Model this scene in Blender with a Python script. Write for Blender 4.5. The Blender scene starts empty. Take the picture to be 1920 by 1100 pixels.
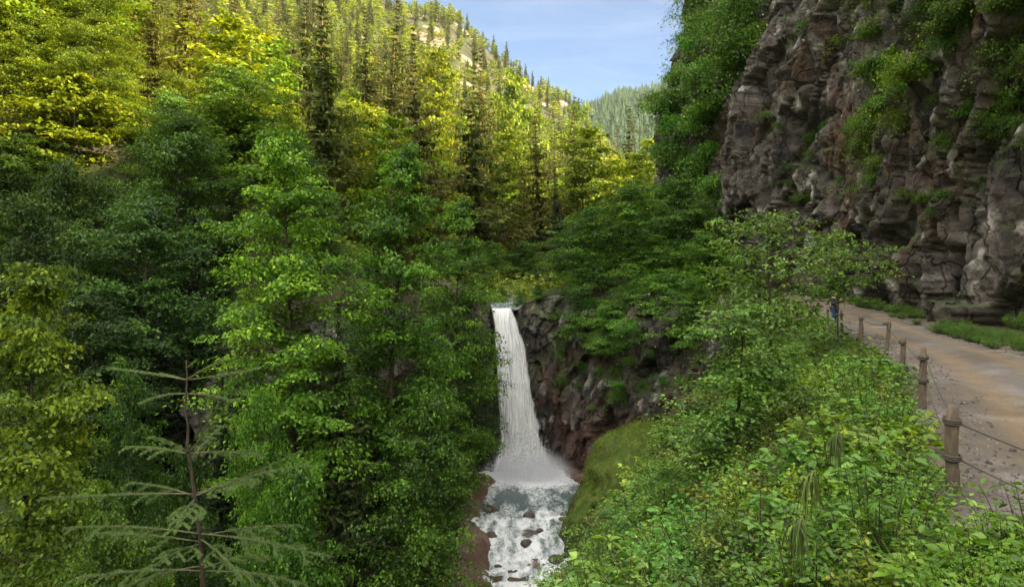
import bpy, bmesh, math, random
import numpy as np
from mathutils import Vector, Matrix
from mathutils.bvhtree import BVHTree
PI = math.pi
SC = bpy.context.scene
COL = SC.collection
# ------------------------------------------------------------------ camera, sky, sun, exposure
CZ = 2.75                      # eye height above the road
F = 1280.0                     # focal length in photo pixels (1920 wide)
HY = 495.0                     # row of the horizon
cam = bpy.data.cameras.new('camera'); camo = bpy.data.objects.new('camera', cam); COL.objects.link(camo)
cam.sensor_width = 36; cam.lens = 36 * F / 1920; cam.shift_y = -(550 - HY) / 1920
camo.location = (0, 0, CZ); camo.rotation_euler = (PI / 2, 0, 0)
cam.clip_start = 0.1; cam.clip_end = 6000
SC.camera = camo
SUN_EL = math.radians(29); SUN_H = Vector((0.87, -0.49, 0)).normalized()
SUN = Vector((SUN_H.x * math.cos(SUN_EL), SUN_H.y * math.cos(SUN_EL), math.sin(SUN_EL)))
sl = bpy.data.lights.new('sun', 'SUN'); so = bpy.data.objects.new('sun', sl); COL.objects.link(so)
sl.energy = 5.0; sl.angle = math.radians(0.6); sl.color = (1.0, 0.84, 0.55)
so.rotation_euler = SUN.to_track_quat('Z', 'Y').to_euler(); so.location = (60, -40, 120)
W = bpy.data.worlds.new('World'); SC.world = W; W.use_nodes = True
wn, wl = W.node_tree.nodes, W.node_tree.links
bg = wn['Background']
sky = wn.new('ShaderNodeTexSky'); sky.sky_type = 'NISHITA'; sky.sun_disc = False
sky.sun_elevation = SUN_EL; sky.sun_rotation = math.atan2(SUN_H.x, SUN_H.y)
sky.air_density = 1.0; sky.dust_density = 0.3; sky.ozone_density = 3.2; sky.altitude = 1200
# thin cirrus wisps in the sky
tc = wn.new('ShaderNodeTexCoord'); mp = wn.new('ShaderNodeMapping'); mp.inputs['Rotation'].default_value = (0.25, 0.3, 0.35)
mp.inputs['Scale'].default_value = (2.5, 9, 16)
nz = wn.new('ShaderNodeTexNoise'); nz.inputs['Scale'].default_value = 0.9; nz.inputs['Detail'].default_value = 8
nz.inputs['Roughness'].default_value = 0.58; nz.inputs['Distortion'].default_value = 0.9
rp = wn.new('ShaderNodeValToRGB'); rp.color_ramp.elements[0].position = 0.50; rp.color_ramp.elements[1].position = 0.82
rp.color_ramp.elements[1].color = (0.16, 0.16, 0.16, 1)
mx = wn.new('ShaderNodeMix'); mx.data_type = 'RGBA'; mx.inputs['B'].default_value = (8.0, 8.4, 9.0, 1)
wl.new(tc.outputs['Generated'], mp.inputs['Vector']); wl.new(mp.outputs['Vector'], nz.inputs['Vector'])
wl.new(nz.outputs['Fac'], rp.inputs['Fac']); wl.new(rp.outputs['Color'], mx.inputs['Factor'])
wl.new(sky.outputs['Color'], mx.inputs['A'])
# unseen clouds added overhead and behind the camera to brighten shade, valley sky clear
sp_ = wn.new('ShaderNodeSeparateXYZ'); wl.new(tc.outputs['Generated'], sp_.inputs[0])
mr = wn.new('ShaderNodeMapRange'); mr.interpolation_type = 'SMOOTHSTEP'; mr.inputs['From Min'].default_value = .70; mr.inputs['From Max'].default_value = .30
wl.new(sp_.outputs['Y'], mr.inputs['Value'])
nc = wn.new('ShaderNodeTexNoise'); nc.inputs['Scale'].default_value = 1.7; nc.inputs['Detail'].default_value = 7; nc.inputs['Roughness'].default_value = .55; wl.new(tc.outputs['Generated'], nc.inputs['Vector'])
rc0 = wn.new('ShaderNodeValToRGB'); rc0.color_ramp.elements[0].position = .36; rc0.color_ramp.elements[1].position = .52; wl.new(nc.outputs['Fac'], rc0.inputs['Fac'])
mm = wn.new('ShaderNodeMath'); mm.operation = 'MULTIPLY'; wl.new(mr.outputs['Result'], mm.inputs[0]); wl.new(rc0.outputs['Color'], mm.inputs[1])
mc2 = wn.new('ShaderNodeMix'); mc2.data_type = 'RGBA'; mc2.inputs['B'].default_value = (24.0, 22.6, 20.2, 1)
wl.new(mm.outputs[0], mc2.inputs['Factor']); wl.new(mx.outputs['Result'], mc2.inputs['A']); wl.new(mc2.outputs['Result'], bg.inputs['Color'])
bg.inputs['Strength'].default_value = 0.062
SC.view_settings.view_transform = 'Standard'; SC.view_settings.look = 'None'
SC.view_settings.exposure = 1.82; SC.view_settings.gamma = 1
SC.render.engine = 'CYCLES'
cy = SC.cycles
cy.max_bounces = 7; cy.diffuse_bounces = 4; cy.glossy_bounces = 2; cy.transmission_bounces = 4
cy.transparent_max_bounces = 14; cy.volume_bounces = 3; cy.use_denoising = True
cy.caustics_reflective = False; cy.caustics_refractive = False
cy.volume_step_rate = 2.0; cy.volume_max_steps = 96

# ------------------------------------------------------------------ numeric helpers
def hsh(ix, iy, iz, seed=0):
    with np.errstate(over='ignore'):
        h = (ix.astype(np.int64) * 374761393 + iy.astype(np.int64) * 668265263 + iz.astype(np.int64) * 2147483647 + seed * 974634777).astype(np.uint64)
        h ^= h >> np.uint64(13); h *= np.uint64(1274126177); h ^= h >> np.uint64(16); h *= np.uint64(2654435761); h ^= h >> np.uint64(15)
    return (h & np.uint64(0xFFFFFF)).astype(np.float64) / 16777215.0
def vnoise(p, seed=0):
    i = np.floor(p).astype(np.int64); f = p - i; f = f * f * f * (f * (f * 6 - 15) + 10)
    r = 0
    for dx in (0, 1):
        for dy in (0, 1):
            for dz in (0, 1):
                w = (f[..., 0] if dx else 1 - f[..., 0]) * (f[..., 1] if dy else 1 - f[..., 1]) * (f[..., 2] if dz else 1 - f[..., 2])
                r = r + w * hsh(i[..., 0] + dx, i[..., 1] + dy, i[..., 2] + dz, seed)
    return r
def fbm(p, oct=4, seed=0, ridged=False):
    r = 0; a = 1; t = 0
    for k in range(oct):
        n = vnoise(p * 2 ** k + k * 17.3, seed + k) * 2 - 1
        if ridged: n = 1 - 2 * abs(n)
        r = r + a * n; t += a; a *= 0.5
    return r / t
def P2(x, y, s=1.0, off=0.0): return np.stack([x / s, y / s, np.zeros_like(x) + off], -1)
def facets(p, seed=0, tilt=0.7):
    """fractured rock: every cell has its own offset and tilt; returns (displacement, edge closeness)"""
    i = np.floor(p).astype(np.int64)
    best = np.full(p.shape[:-1], 1e9); sec = best.copy(); val = np.zeros_like(best)
    for dx in (-1, 0, 1):
        for dy in (-1, 0, 1):
            for dz in (-1, 0, 1):
                a, b, c = i[..., 0] + dx, i[..., 1] + dy, i[..., 2] + dz
                q = np.stack([a + hsh(a, b, c, seed), b + hsh(a, b, c, seed + 1), c + hsh(a, b, c, seed + 2)], -1)
                d = p - q; dd = (d ** 2).sum(-1)
                t = np.stack([hsh(a, b, c, seed + 4) - .5, hsh(a, b, c, seed + 5) - .5, hsh(a, b, c, seed + 6) - .5], -1)
                v = (hsh(a, b, c, seed + 3) - .5) + (d * t).sum(-1) * 2 * tilt
                m = dd < best
                sec = np.where(m, best, np.minimum(sec, dd)); val = np.where(m, v, val); best = np.where(m, dd, best)
    return val, np.sqrt(sec) - np.sqrt(best)
def smooth(a, b, x): t = np.clip((x - a) / (b - a), 0, 1); return t * t * (3 - 2 * t)
def unit(v): return v / np.maximum(np.linalg.norm(v, axis=-1, keepdims=True), 1e-9)

class MB:
    """collects polygons (any of 3 or 4 corners) and builds ONE mesh object"""
    def __init__(s): s.v = []; s.f = []; s.n = 0
    def add(s, v, f, mat=0, tint=None):
        v = np.asarray(v, dtype=np.float32).reshape(-1, 3); f = np.asarray(f, dtype=np.int64)
        if len(f) == 0: return s
        if tint is None: tint = np.full(len(f), 0.5)
        tint = np.broadcast_to(np.asarray(tint, dtype=np.float32), (len(f),))
        s.v.append(v); s.f.append((f + s.n, mat, tint)); s.n += len(v); return s
    def mesh(s, name, mats, sm=False):
        me = bpy.data.meshes.new(name)
        v = np.concatenate(s.v); me.vertices.add(len(v)); me.vertices.foreach_set('co', v.ravel())
        loops = np.concatenate([f.ravel() for f, _, _ in s.f]); tot = np.concatenate([np.full(len(f), f.shape[1]) for f, _, _ in s.f])
        me.loops.add(len(loops)); me.loops.foreach_set('vertex_index', loops.astype(np.int32))
        st = np.concatenate([[0], np.cumsum(tot)[:-1]])
        me.polygons.add(len(tot)); me.polygons.foreach_set('loop_start', st.astype(np.int32)); me.polygons.foreach_set('loop_total', tot.astype(np.int32))
        me.polygons.foreach_set('material_index', np.concatenate([np.full(len(f), m) for f, m, _ in s.f]).astype(np.int32))
        if sm: me.polygons.foreach_set('use_smooth', np.ones(len(tot), dtype=bool))
        a = me.attributes.new('tint', 'FLOAT', 'FACE'); a.data.foreach_set('value', np.concatenate([t for _, _, t in s.f]).astype(np.float32))
        for m in mats: me.materials.append(m)
        me.update(calc_edges=True); return me
    def obj(s, name, mats, parent=None, sm=False): return link(name, s.mesh(name, mats if isinstance(mats, list) else [mats], sm), parent)
def link(name, me, parent=None):
    o = bpy.data.objects.new(name, me); COL.objects.link(o)
    if parent: o.parent = parent
    return o
def tag(o, label=None, cat=None, group=None, kind=None):
    if label: o['label'] = label
    if cat: o['category'] = cat
    if group: o['group'] = group
    if kind: o['kind'] = kind
    return o
def empty(name, loc, label, cat, group=None, rz=0):
    o = bpy.data.objects.new(name, None); COL.objects.link(o); o.location = loc; o.rotation_euler = (0, 0, rz); o.empty_display_size = .3
    return tag(o, label, cat, group)
def copy_tree(root):
    c = root.copy(); COL.objects.link(c)
    for ch in root.children:
        d = ch.copy(); COL.objects.link(d); d.parent = c
        for g in ch.children:
            e = g.copy(); COL.objects.link(e); e.parent = d
    return c
def tube(pts, rad, n=6, cap=True):
    pts = np.asarray(pts, float); m = len(pts); rad = np.broadcast_to(rad, (m,))
    t = unit(np.gradient(pts, axis=0)); up = np.array([0.13, 0.21, 1.0]) if abs(t[:, 2]).mean() < .8 else np.array([1.0, .2, .1])
    a = unit(np.cross(t, up)); b = np.cross(t, a)
    an = np.linspace(0, 2 * PI, n, endpoint=False)
    v = pts[:, None] + rad[:, None, None] * (np.cos(an)[None, :, None] * a[:, None] + np.sin(an)[None, :, None] * b[:, None])
    i = np.arange(m - 1)[:, None] * n; j = np.arange(n)[None]
    f = np.stack([i + j, i + (j + 1) % n, i + n + (j + 1) % n, i + n + j], -1).reshape(-1, 4)
    v = v.reshape(-1, 3)
    if cap and n >= 4:
        ce = len(v); v = np.vstack([v, pts[0:1], pts[-1:]])
        f = np.vstack([f] + [np.array([[ce, (k + 1) % n, k, k]]) for k in range(0)] ) if False else f
        caps = np.array([[ce, (k + 1) % n, k] for k in range(n)] + [[ce + 1, (m - 1) * n + k, (m - 1) * n + (k + 1) % n] for k in range(n)])
        return v, f, caps
    return v, f, None
def add_tube(mb, pts, rad, n=6, mat=0, tint=.5):
    v, f, c = tube(pts, rad, n); base = mb.n
    mb.add(v, f, mat, tint)
    if c is not None: mb.v.append(np.zeros((0, 3), np.float32)); mb.f.append((c + base, mat, np.full(len(c), tint, np.float32)))
def grid_faces(nu, nv):
    i, j = np.meshgrid(np.arange(nu - 1), np.arange(nv - 1), indexing='ij')
    a = i * nv + j
    return np.stack([a, a + nv, a + nv + 1, a + 1], -1).reshape(-1, 4)
def leaves(mb, c, ax, nr, size, wr=.5, tint=.5, mat=0, kind='diamond', fold=.12):
    """a leaf at each centre: axis ax, face normal nr"""
    c = np.asarray(c, float); ax = unit(np.asarray(ax, float)); b = unit(np.cross(nr, ax)); nn = np.cross(ax, b)
    s = np.broadcast_to(size, (len(c),))[:, None]; N = len(c); w = wr * s
    if kind == 'diamond':
        v = np.stack([c - ax * s * .5, c + b * w * .5 + nn * s * fold, c + ax * s * .5, c - b * w * .5 + nn * s * fold], 1)
        f = np.arange(N)[:, None] * 4 + np.array([[0, 1, 2, 3]]); ti = tint
    elif kind == 'ovate':
        v = np.stack([c, c + ax * s * .3 + b * w * .5 + nn * s * fold, c + ax * s * .68 + b * w * .36 + nn * s * fold * .6, c + ax * s - nn * s * .08,
                      c + ax * s * .68 - b * w * .36 + nn * s * fold * .6, c + ax * s * .3 - b * w * .5 + nn * s * fold], 1)
        f = (np.arange(N)[:, None, None] * 6 + np.array([[[0, 3, 2, 1], [0, 5, 4, 3]]])).reshape(-1, 4)
        ti = np.repeat(np.broadcast_to(tint, (N,)), 2)
    else:   # blade / needle: a long triangle
        v = np.stack([c - b * w * .5, c + b * w * .5, c + ax * s], 1)
        f = np.arange(N)[:, None] * 3 + np.array([[0, 1, 2]]); ti = tint
    mb.add(v.reshape(-1, 3), f, mat, ti)

# ------------------------------------------------------------------ materials
def mat(name):
    m = bpy.data.materials.new(name); m.use_nodes = True
    m.node_tree.nodes.clear(); o = m.node_tree.nodes.new('ShaderNodeOutputMaterial'); return m, m.node_tree.nodes, m.node_tree.links, o
def nd(n, t, **kw):
    x = n.new(t)
    for k, v in kw.items():
        if hasattr(x, k) and k not in x.inputs: setattr(x, k, v)
        else: x.inputs[k].default_value = v
    return x
def ramp(n, stops):
    r = n.new('ShaderNodeValToRGB'); e = r.color_ramp.elements
    while len(e) < len(stops): e.new(0.5)
    for el, (p, c) in zip(e, stops): el.position = p; el.color = tuple(c) + (1,) if len(c) == 3 else c
    return r
def mul(n, l, a, b, fac=1.0, mode='MULTIPLY'):
    x = n.new('ShaderNodeMix'); x.data_type = 'RGBA'; x.blend_type = mode; x.inputs['Factor'].default_value = fac
    l.new(a, x.inputs['A']); l.new(b, x.inputs['B']); return x.outputs['Result']
def leaf_mat(name, stops, trans=.38, tcol=(1.5, 1.25, .5), rough=.5, spec=.35):
    m, n, l, o = mat(name)
    at = nd(n, 'ShaderNodeAttribute'); at.attribute_name = 'tint'
    oi = n.new('ShaderNodeObjectInfo')
    ad = nd(n, 'ShaderNodeMath', operation='MULTIPLY_ADD'); l.new(oi.outputs['Random'], ad.inputs[0]); ad.inputs[1].default_value = .22; ad.inputs[2].default_value = -.11
    a2 = nd(n, 'ShaderNodeMath', operation='ADD'); l.new(ad.outputs[0], a2.inputs[0]); l.new(at.outputs['Fac'], a2.inputs[1])
    r = ramp(n, stops); l.new(a2.outputs[0], r.inputs['Fac'])
    c = mul(n, l, r.outputs['Color'], oi.outputs['Color'])
    p = nd(n, 'ShaderNodeBsdfPrincipled'); p.inputs['Roughness'].default_value = rough; p.inputs['Specular IOR Level'].default_value = spec
    l.new(c, p.inputs['Base Color'])
    t = n.new('ShaderNodeBsdfTranslucent'); tm = n.new('ShaderNodeMix'); tm.data_type = 'RGBA'; tm.blend_type = 'MULTIPLY'; tm.inputs['Factor'].default_value = 1
    l.new(c, tm.inputs['A']); tm.inputs['B'].default_value = tcol + (1,); l.new(tm.outputs['Result'], t.inputs['Color'])
    ms = nd(n, 'ShaderNodeMixShader'); ms.inputs[0].default_value = trans
    l.new(p.outputs[0], ms.inputs[1]); l.new(t.outputs[0], ms.inputs[2]); l.new(ms.outputs[0], o.inputs['Surface']); return m
M = {}
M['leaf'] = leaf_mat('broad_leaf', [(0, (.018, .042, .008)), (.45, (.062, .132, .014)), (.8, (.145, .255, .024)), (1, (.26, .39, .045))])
M['leaf_sun'] = leaf_mat('leaf_sunlit_tint', [(0, (.050, .086, .006)), (.45, (.150, .225, .010)), (.8, (.295, .360, .022)), (1, (.44, .48, .05))])  # broad_leaf with sunlight painted in: brighter and yellower
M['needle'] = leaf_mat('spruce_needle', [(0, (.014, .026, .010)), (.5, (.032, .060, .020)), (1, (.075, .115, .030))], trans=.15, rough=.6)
M['needle_sun'] = leaf_mat('needle_sunlit_tint', [(0, (.032, .048, .010)), (.5, (.095, .125, .018)), (1, (.21, .23, .03))], trans=.2, rough=.6)  # spruce_needle with warm sunlight put into the colour
M['needle_young'] = leaf_mat('young_needle', [(0, (.055, .105, .028)), (.5, (.13, .225, .058)), (1, (.25, .37, .12))], trans=.2, rough=.45)
M['shrub'] = leaf_mat('shrub_leaf', [(0, (.030, .068, .011)), (.45, (.100, .205, .026)), (.8, (.215, .365, .050)), (1, (.37, .52, .12))], rough=.38, spec=.5)
M['fern'] = leaf_mat('fern_leaf', [(0, (.035, .095, .014)), (.5, (.085, .20, .026)), (1, (.17, .32, .05))], rough=.5)
M['dry'] = leaf_mat('dry_leaf', [(0, (.07, .06, .03)), (.5, (.14, .13, .06)), (1, (.26, .22, .10))], trans=.2, rough=.7)
M['grass'] = leaf_mat('grass_blade', [(0, (.04, .075, .010)), (.5, (.085, .15, .018)), (1, (.16, .23, .03))], trans=.3)
M['moss'] = leaf_mat('moss_blade', [(0, (.065, .098, .012)), (.5, (.155, .215, .020)), (1, (.27, .34, .04))], trans=.25)
def bark_mat(name, c0, c1, sc=6):
    m, n, l, o = mat(name)
    tcn = n.new('ShaderNodeTexCoord'); mpn = nd(n, 'ShaderNodeMapping'); mpn.inputs['Scale'].default_value = (sc, sc, sc * .25)
    nz = nd(n, 'ShaderNodeTexNoise'); nz.inputs['Scale'].default_value = 1.5; nz.inputs['Detail'].default_value = 7; nz.inputs['Roughness'].default_value = .7
    l.new(tcn.outputs['Object'], mpn.inputs['Vector']); l.new(mpn.outputs[0], nz.inputs['Vector'])
    r = ramp(n, [(.3, c0), (.7, c1)]); l.new(nz.outputs['Fac'], r.inputs['Fac'])
    p = nd(n, 'ShaderNodeBsdfPrincipled'); p.inputs['Roughness'].default_value = .85; l.new(r.outputs['Color'], p.inputs['Base Color'])
    b = nd(n, 'ShaderNodeBump'); b.inputs['Strength'].default_value = .8; b.inputs['Distance'].default_value = .03
    l.new(nz.outputs['Fac'], b.inputs['Height']); l.new(b.outputs[0], p.inputs['Normal']); l.new(p.outputs[0], o.inputs['Surface']); return m
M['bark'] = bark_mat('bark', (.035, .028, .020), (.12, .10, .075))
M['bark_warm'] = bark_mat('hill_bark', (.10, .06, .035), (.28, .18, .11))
M['bark_young'] = bark_mat('young_bark', (.035, .026, .018), (.11, .078, .05), 30)
M['wood'] = bark_mat('post_wood', (.065, .046, .034), (.22, .165, .125), 14)
M['rope'] = bark_mat('rope', (.06, .05, .045), (.16, .14, .12), 60)
M['twig'] = bark_mat('twig', (.09, .08, .045), (.22, .2, .12), 30)
def col_mat(name, rough=.85, bump=.5, dist=.15, scale=1.2, var=(.55, 1.4), spec=.3, fine=9.0, wet=None):
    """vertex colours are the ground's own colours; fine variation and relief come from noise"""
    m, n, l, o = mat(name)
    at = nd(n, 'ShaderNodeAttribute'); at.attribute_name = 'Col'
    tcn = n.new('ShaderNodeTexCoord')
    n1 = nd(n, 'ShaderNodeTexNoise'); n1.inputs['Scale'].default_value = scale; n1.inputs['Detail'].default_value = 9; n1.inputs['Roughness'].default_value = .68
    n2 = nd(n, 'ShaderNodeTexNoise'); n2.inputs['Scale'].default_value = fine; n2.inputs['Detail'].default_value = 6; n2.inputs['Roughness'].default_value = .7
    for q in (n1, n2): l.new(tcn.outputs['Object'], q.inputs['Vector'])
    r = ramp(n, [(.32, (var[0],) * 3), (.68, (var[1],) * 3)]); l.new(n1.outputs['Fac'], r.inputs['Fac'])
    r2 = ramp(n, [(.32, (.62,) * 3), (.68, (1.38,) * 3)]); l.new(n2.outputs['Fac'], r2.inputs['Fac'])
    c = mul(n, l, mul(n, l, at.outputs['Color'], r.outputs['Color']), r2.outputs['Color'])
    p = nd(n, 'ShaderNodeBsdfPrincipled'); p.inputs['Roughness'].default_value = rough; p.inputs['Specular IOR Level'].default_value = spec
    l.new(c, p.inputs['Base Color'])
    ad = nd(n, 'ShaderNodeMath', operation='MULTIPLY_ADD'); l.new(n2.outputs['Fac'], ad.inputs[0]); ad.inputs[1].default_value = .35; l.new(n1.outputs['Fac'], ad.inputs[2])
    b = nd(n, 'ShaderNodeBump'); b.inputs['Strength'].default_value = bump; b.inputs['Distance'].default_value = dist
    l.new(ad.outputs[0], b.inputs['Height']); l.new(b.outputs[0], p.inputs['Normal']); l.new(p.outputs[0], o.inputs['Surface']); return m
M['ground'] = col_mat('ground_soil'); M['rock'] = col_mat('cliff_rock', rough=.72, bump=.9, dist=.35, scale=.9, var=(.38, 1.75), fine=5.5, spec=.4)
def add_cracks(m):
    n, l = m.node_tree.nodes, m.node_tree.links; tcn = n.new('ShaderNodeTexCoord'); mpn = nd(n, 'ShaderNodeMapping'); mpn.inputs['Scale'].default_value = (1, 1, .42); mpn.inputs['Rotation'].default_value = (.3, .1, .4)
    w = nd(n, 'ShaderNodeTexNoise'); w.inputs['Scale'].default_value = .8; w.inputs['Detail'].default_value = 5; l.new(tcn.outputs['Object'], w.inputs[0])
    mxv = n.new('ShaderNodeMix'); mxv.data_type = 'VECTOR'; mxv.inputs['Factor'].default_value = .5; sc = n.new('ShaderNodeVectorMath'); sc.operation = 'MULTIPLY_ADD'; sc.inputs[1].default_value = (1.6, 1.6, 1.6); l.new(w.outputs['Color'], sc.inputs[0]); l.new(tcn.outputs['Object'], sc.inputs[2]); l.new(sc.outputs[0], mpn.inputs[0])
    out = None
    for s_, wd in ((.55, .03),):
        v = nd(n, 'ShaderNodeTexVoronoi'); v.feature = 'DISTANCE_TO_EDGE'; v.inputs['Scale'].default_value = s_; l.new(mpn.outputs[0], v.inputs['Vector'])
        r = ramp(n, [(0, (0, 0, 0)), (wd, (1, 1, 1))]); l.new(v.outputs['Distance'], r.inputs['Fac']); out = r.outputs['Color'] if out is None else mul(n, l, out, r.outputs['Color'])
    p = [q for q in n if q.type == 'BSDF_PRINCIPLED'][0]; src = p.inputs['Base Color'].links[0].from_socket; rr = ramp(n, [(0, (.66, .64, .64)), (1, (1, 1, 1))]); l.new(out, rr.inputs['Fac']); l.new(mul(n, l, src, rr.outputs['Color']), p.inputs['Base Color'])
    b = nd(n, 'ShaderNodeBump'); b.inputs['Strength'].default_value = .9; b.inputs['Distance'].default_value = .25; l.new(out, b.inputs['Height']); l.new(p.inputs['Normal'].links[0].from_socket, b.inputs['Normal']); l.new(b.outputs[0], p.inputs['Normal'])
add_cracks(M['rock'])
M['road'] = col_mat('road_gravel', bump=.5, dist=.05, scale=1.4, var=(.8, 1.2), fine=26)
M['boulder'] = col_mat('boulder_stone', rough=.45, bump=.6, dist=.08, scale=2.5, fine=12, spec=.5)
def set_col(me, c):
    a = me.color_attributes.new('Col', 'FLOAT_COLOR', 'POINT')
    a.data.foreach_set('color', np.concatenate([c, np.ones((len(c), 1))], 1).astype(np.float32).ravel())
def sheet(name, P, C, m, sm=True, flip=False):
    nu, nv = P.shape[:2]; f = grid_faces(nu, nv)
    if flip: f = f[:, ::-1]
    b = MB(); b.add(P.reshape(-1, 3), f); o = b.obj(name, m, sm=sm); set_col(o.data, C.reshape(-1, 3)); return o

# ------------------------------------------------------------------ terrain
YS = [-30, 0, 8, 13.6, 21, 28, 35, 45, 55, 62, 70, 80, 95]
def xL(y): return np.interp(y, YS, [-16, .9, 5.2, 8.2, 11.7, 14.2, 16.9, 20.3, 22.3, 22.6, 20.6, 15.5, 8])
def zr(y): return np.interp(y, [-30, 0, 8, 20, 35, 50, 62, 80, 100], [.8, .2, .1, 0, -.5, -.4, -.1, .6, 2])
SX = [-40, 0, 20, 36, 50, 62, 66, 100, 150, 220, 320, 450, 600, 900]
def xs(y): return np.interp(y, SX, [-40, -22, -10, 0, 1.6, 1.2, -.9, 2, 12, 35, 75, 120, 170, 280])
def rimY(x): return np.interp(x, [-40, -16, -9, -4, -1, 4, 8, 11.5, 14, 16, 17.2, 18], [46, 50, 60, 66, 68.6, 68.6, 66.2, 61, 55, 49, 42, 20])
GU = [-1400, -300, 0, 300, 600, 750, 850, 900, 960, 1000, 1060, 1110, 1150, 1200, 1250, 1400, 2600]
GD = [80, 100, 150, 220, 320, 450, 600, 900, 1400]
GT = np.array([
    [300, 250, 100, -50, -150, -200, -250, -300, -100],
    [280, 230, 120, 0, -100, -150, -200, -250, 0],
    [300, 240, 150, 60, -50, -100, -150, -200, 50],
    [330, 270, 190, 110, 20, -60, -100, -100, 150],
    [400, 340, 270, 200, 120, 40, -30, -10, 250],
    [460, 400, 330, 260, 190, 110, 20, 30, 300],
    [490, 440, 385, 320, 250, 170, 32, 80, 330],
    [500, 455, 410, 350, 285, 205, 82, 150, 350],
    [505, 470, 440, 385, 320, 240, 140, 250, 370],
    [505, 480, 450, 400, 340, 265, 168, 260, 380],
    [495, 470, 460, 420, 365, 295, 192, 280, 390],
    [490, 470, 465, 430, 385, 320, 243, 300, 400],
    [485, 470, 465, 440, 400, 345, 300, 320, 410],
    [480, 460, 460, 445, 410, 380, 350, 340, 420],
    [475, 450, 450, 440, 415, 390, 370, 360, 430],
    [470, 440, 430, 420, 410, 400, 390, 380, 440],
    [450, 430, 430, 420, 410, 400, 390, 380, 440]], float)
def zfar(x, y):
    y = np.maximum(y, 60.0); u = np.clip(960 + F * x / y, GU[0], GU[-1]); ly = np.interp(np.log(y), np.log(GD), np.arange(len(GD)))
    lu = np.interp(u, GU, np.arange(len(GU)))
    iu = np.clip(np.floor(lu).astype(int), 0, len(GU) - 2); iy = np.clip(np.floor(ly).astype(int), 0, len(GD) - 2)
    fu = lu - iu; fy = ly - iy
    py = (GT[iu, iy] * (1 - fu) * (1 - fy) + GT[iu + 1, iy] * fu * (1 - fy) + GT[iu, iy + 1] * (1 - fu) * fy + GT[iu + 1, iy + 1] * fu * fy)
    n = fbm(P2(x, y, 38), 4, 5) * np.interp(y, [80, 200, 600], [2, 7, 12])
    return CZ - (py - HY) / F * y + n
def znear(x, y):
    # stream floor with a left bank and the road embankment
    fl = np.interp(y, [0, 36, 44, 56, 62], [-21, -19.3, -18.2, -17.6, -17.6])
    dl = xs(y) - x
    nb = 1.3 * fbm(P2(x, y, 3.5, 4), 3, 21) * smooth(30, 40, y); dl = dl + nb + .6 * smooth(58, 63, y)
    left = fl + np.interp(dl, [-50, 3.2, 4.2, 7, 15, 25, 35, 45, 60, 90, 140], [0, 0, 1.0, 1.7, 3.0, 7, 12, 20, 34, 62, 90])
    t = (xL(y) - x) * .87
    e1 = np.interp(t, [-100, .15, .8, 2.5, 6, 10, 15, 18, 30, 60], [0, 0, .35, 1.2, 4.6, 10.3, 16.2, 18, 23, 30])
    e2 = np.interp(t, [-100, .15, .8, 2.5, 4.6, 7, 30, 60], [0, 0, .35, 1.0, 2.6, 17.6, 23, 30])
    ke = smooth(36, 46, y); emb = zr(y) - (e1 * (1 - ke) + e2 * ke)
    z = np.maximum(left, emb)
    kn = -2.0 - .035 * np.maximum(0, y - 6) ** 2 - .015 * np.maximum(0, np.abs(x + 1) - 5) ** 2 - 0.5 * np.maximum(0, y - 11)
    z = np.maximum(z, kn)
    dr = x - xs(y) + nb - 1.2 * smooth(55, 60, y); z = np.where((dr > 3.2) & (z < fl + .9), z + .9 * smooth(3.2, 4.6, dr), z)
    return z + fbm(P2(x, y, 6), 3, 9) * np.clip(.45 * smooth(.1, 3, t), 0, 1)
def zplat(x, y):
    d = x - xs(y); return -2.3 + .09 * (y - 66) + np.where(d < 0, np.interp(-d, [0, 1.6, 3, 12, 25, 45, 90], [0, 0, 1.4, 4, 10, 24, 66]), np.interp(d, [0, 1.2, 3, 8, 20, 60], [0, 0, .9, 2.2, 3.4, 8])) + .5 * fbm(P2(x, y, 5), 3, 3)
CLP = [(42, -30), (41, -8), (39.5, 5), (36.5, 14), (32.5, 20), (28, 26), (25.4, 33), (25.6, 40), (27.2, 47), (28.3, 54), (28.0, 61), (26.2, 66), (23.2, 73), (19.5, 81), (19.5, 88), (24, 96), (34, 102)]
def xCl(y): return np.interp(y, [q[1] for q in CLP], [q[0] for q in CLP])
def zhill(x, y, t):
    # mountain shoulder carrying the cliff, right of the road
    b = (x - xCl(y)) * .85 - 1.2
    top = np.interp(y, [-60, 20, 45, 62, 80, 100, 140], [52, 48, 43, 40, 33, 22, 8])
    cap = np.interp(y, [-60, 12, 32, 60, 85, 110, 140], [88, 82, 70, 56, 38, 24, 10])
    return np.minimum(top + 1.1 * b, cap) * smooth(-.3, 2.2, b)
def ground(x, y):
    x = np.asarray(x, float); y = np.asarray(y, float)
    zn = znear(x, y); zp = zplat(x, y)
    w = np.interp(x, [-60, -16, -11, 17, 18], [22, 9, .5, .5, .5])
    ry = rimY(x) + .9
    k = smooth(0, 1, (y - ry) / w)
    t = (xL(y) - x) * .87
    k = k * smooth(-.1, 1.5, t)
    z = zn * (1 - k) + zp * k
    b = (x - xCl(y)) * .85 - 1.0
    z = np.where(b > 0, np.maximum(z, zhill(x, y, t)), z)
    kf = smooth(84, 112, y)
    return z * (1 - kf) + zfar(x, y) * kf
def mottled(p, cols, seed):
    """mixes real surface colours in irregular patches"""
    c = np.zeros(p.shape[:-1] + (3,)) + np.array(cols[0][1])
    for k, (th, col, sc) in enumerate(cols[1:]):
        m = smooth(th, th + .12, fbm(p / sc, 4, seed + 7 * k) * .5 + .5)[..., None]
        c = c * (1 - m) + np.array(col) * m
    return c
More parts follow.
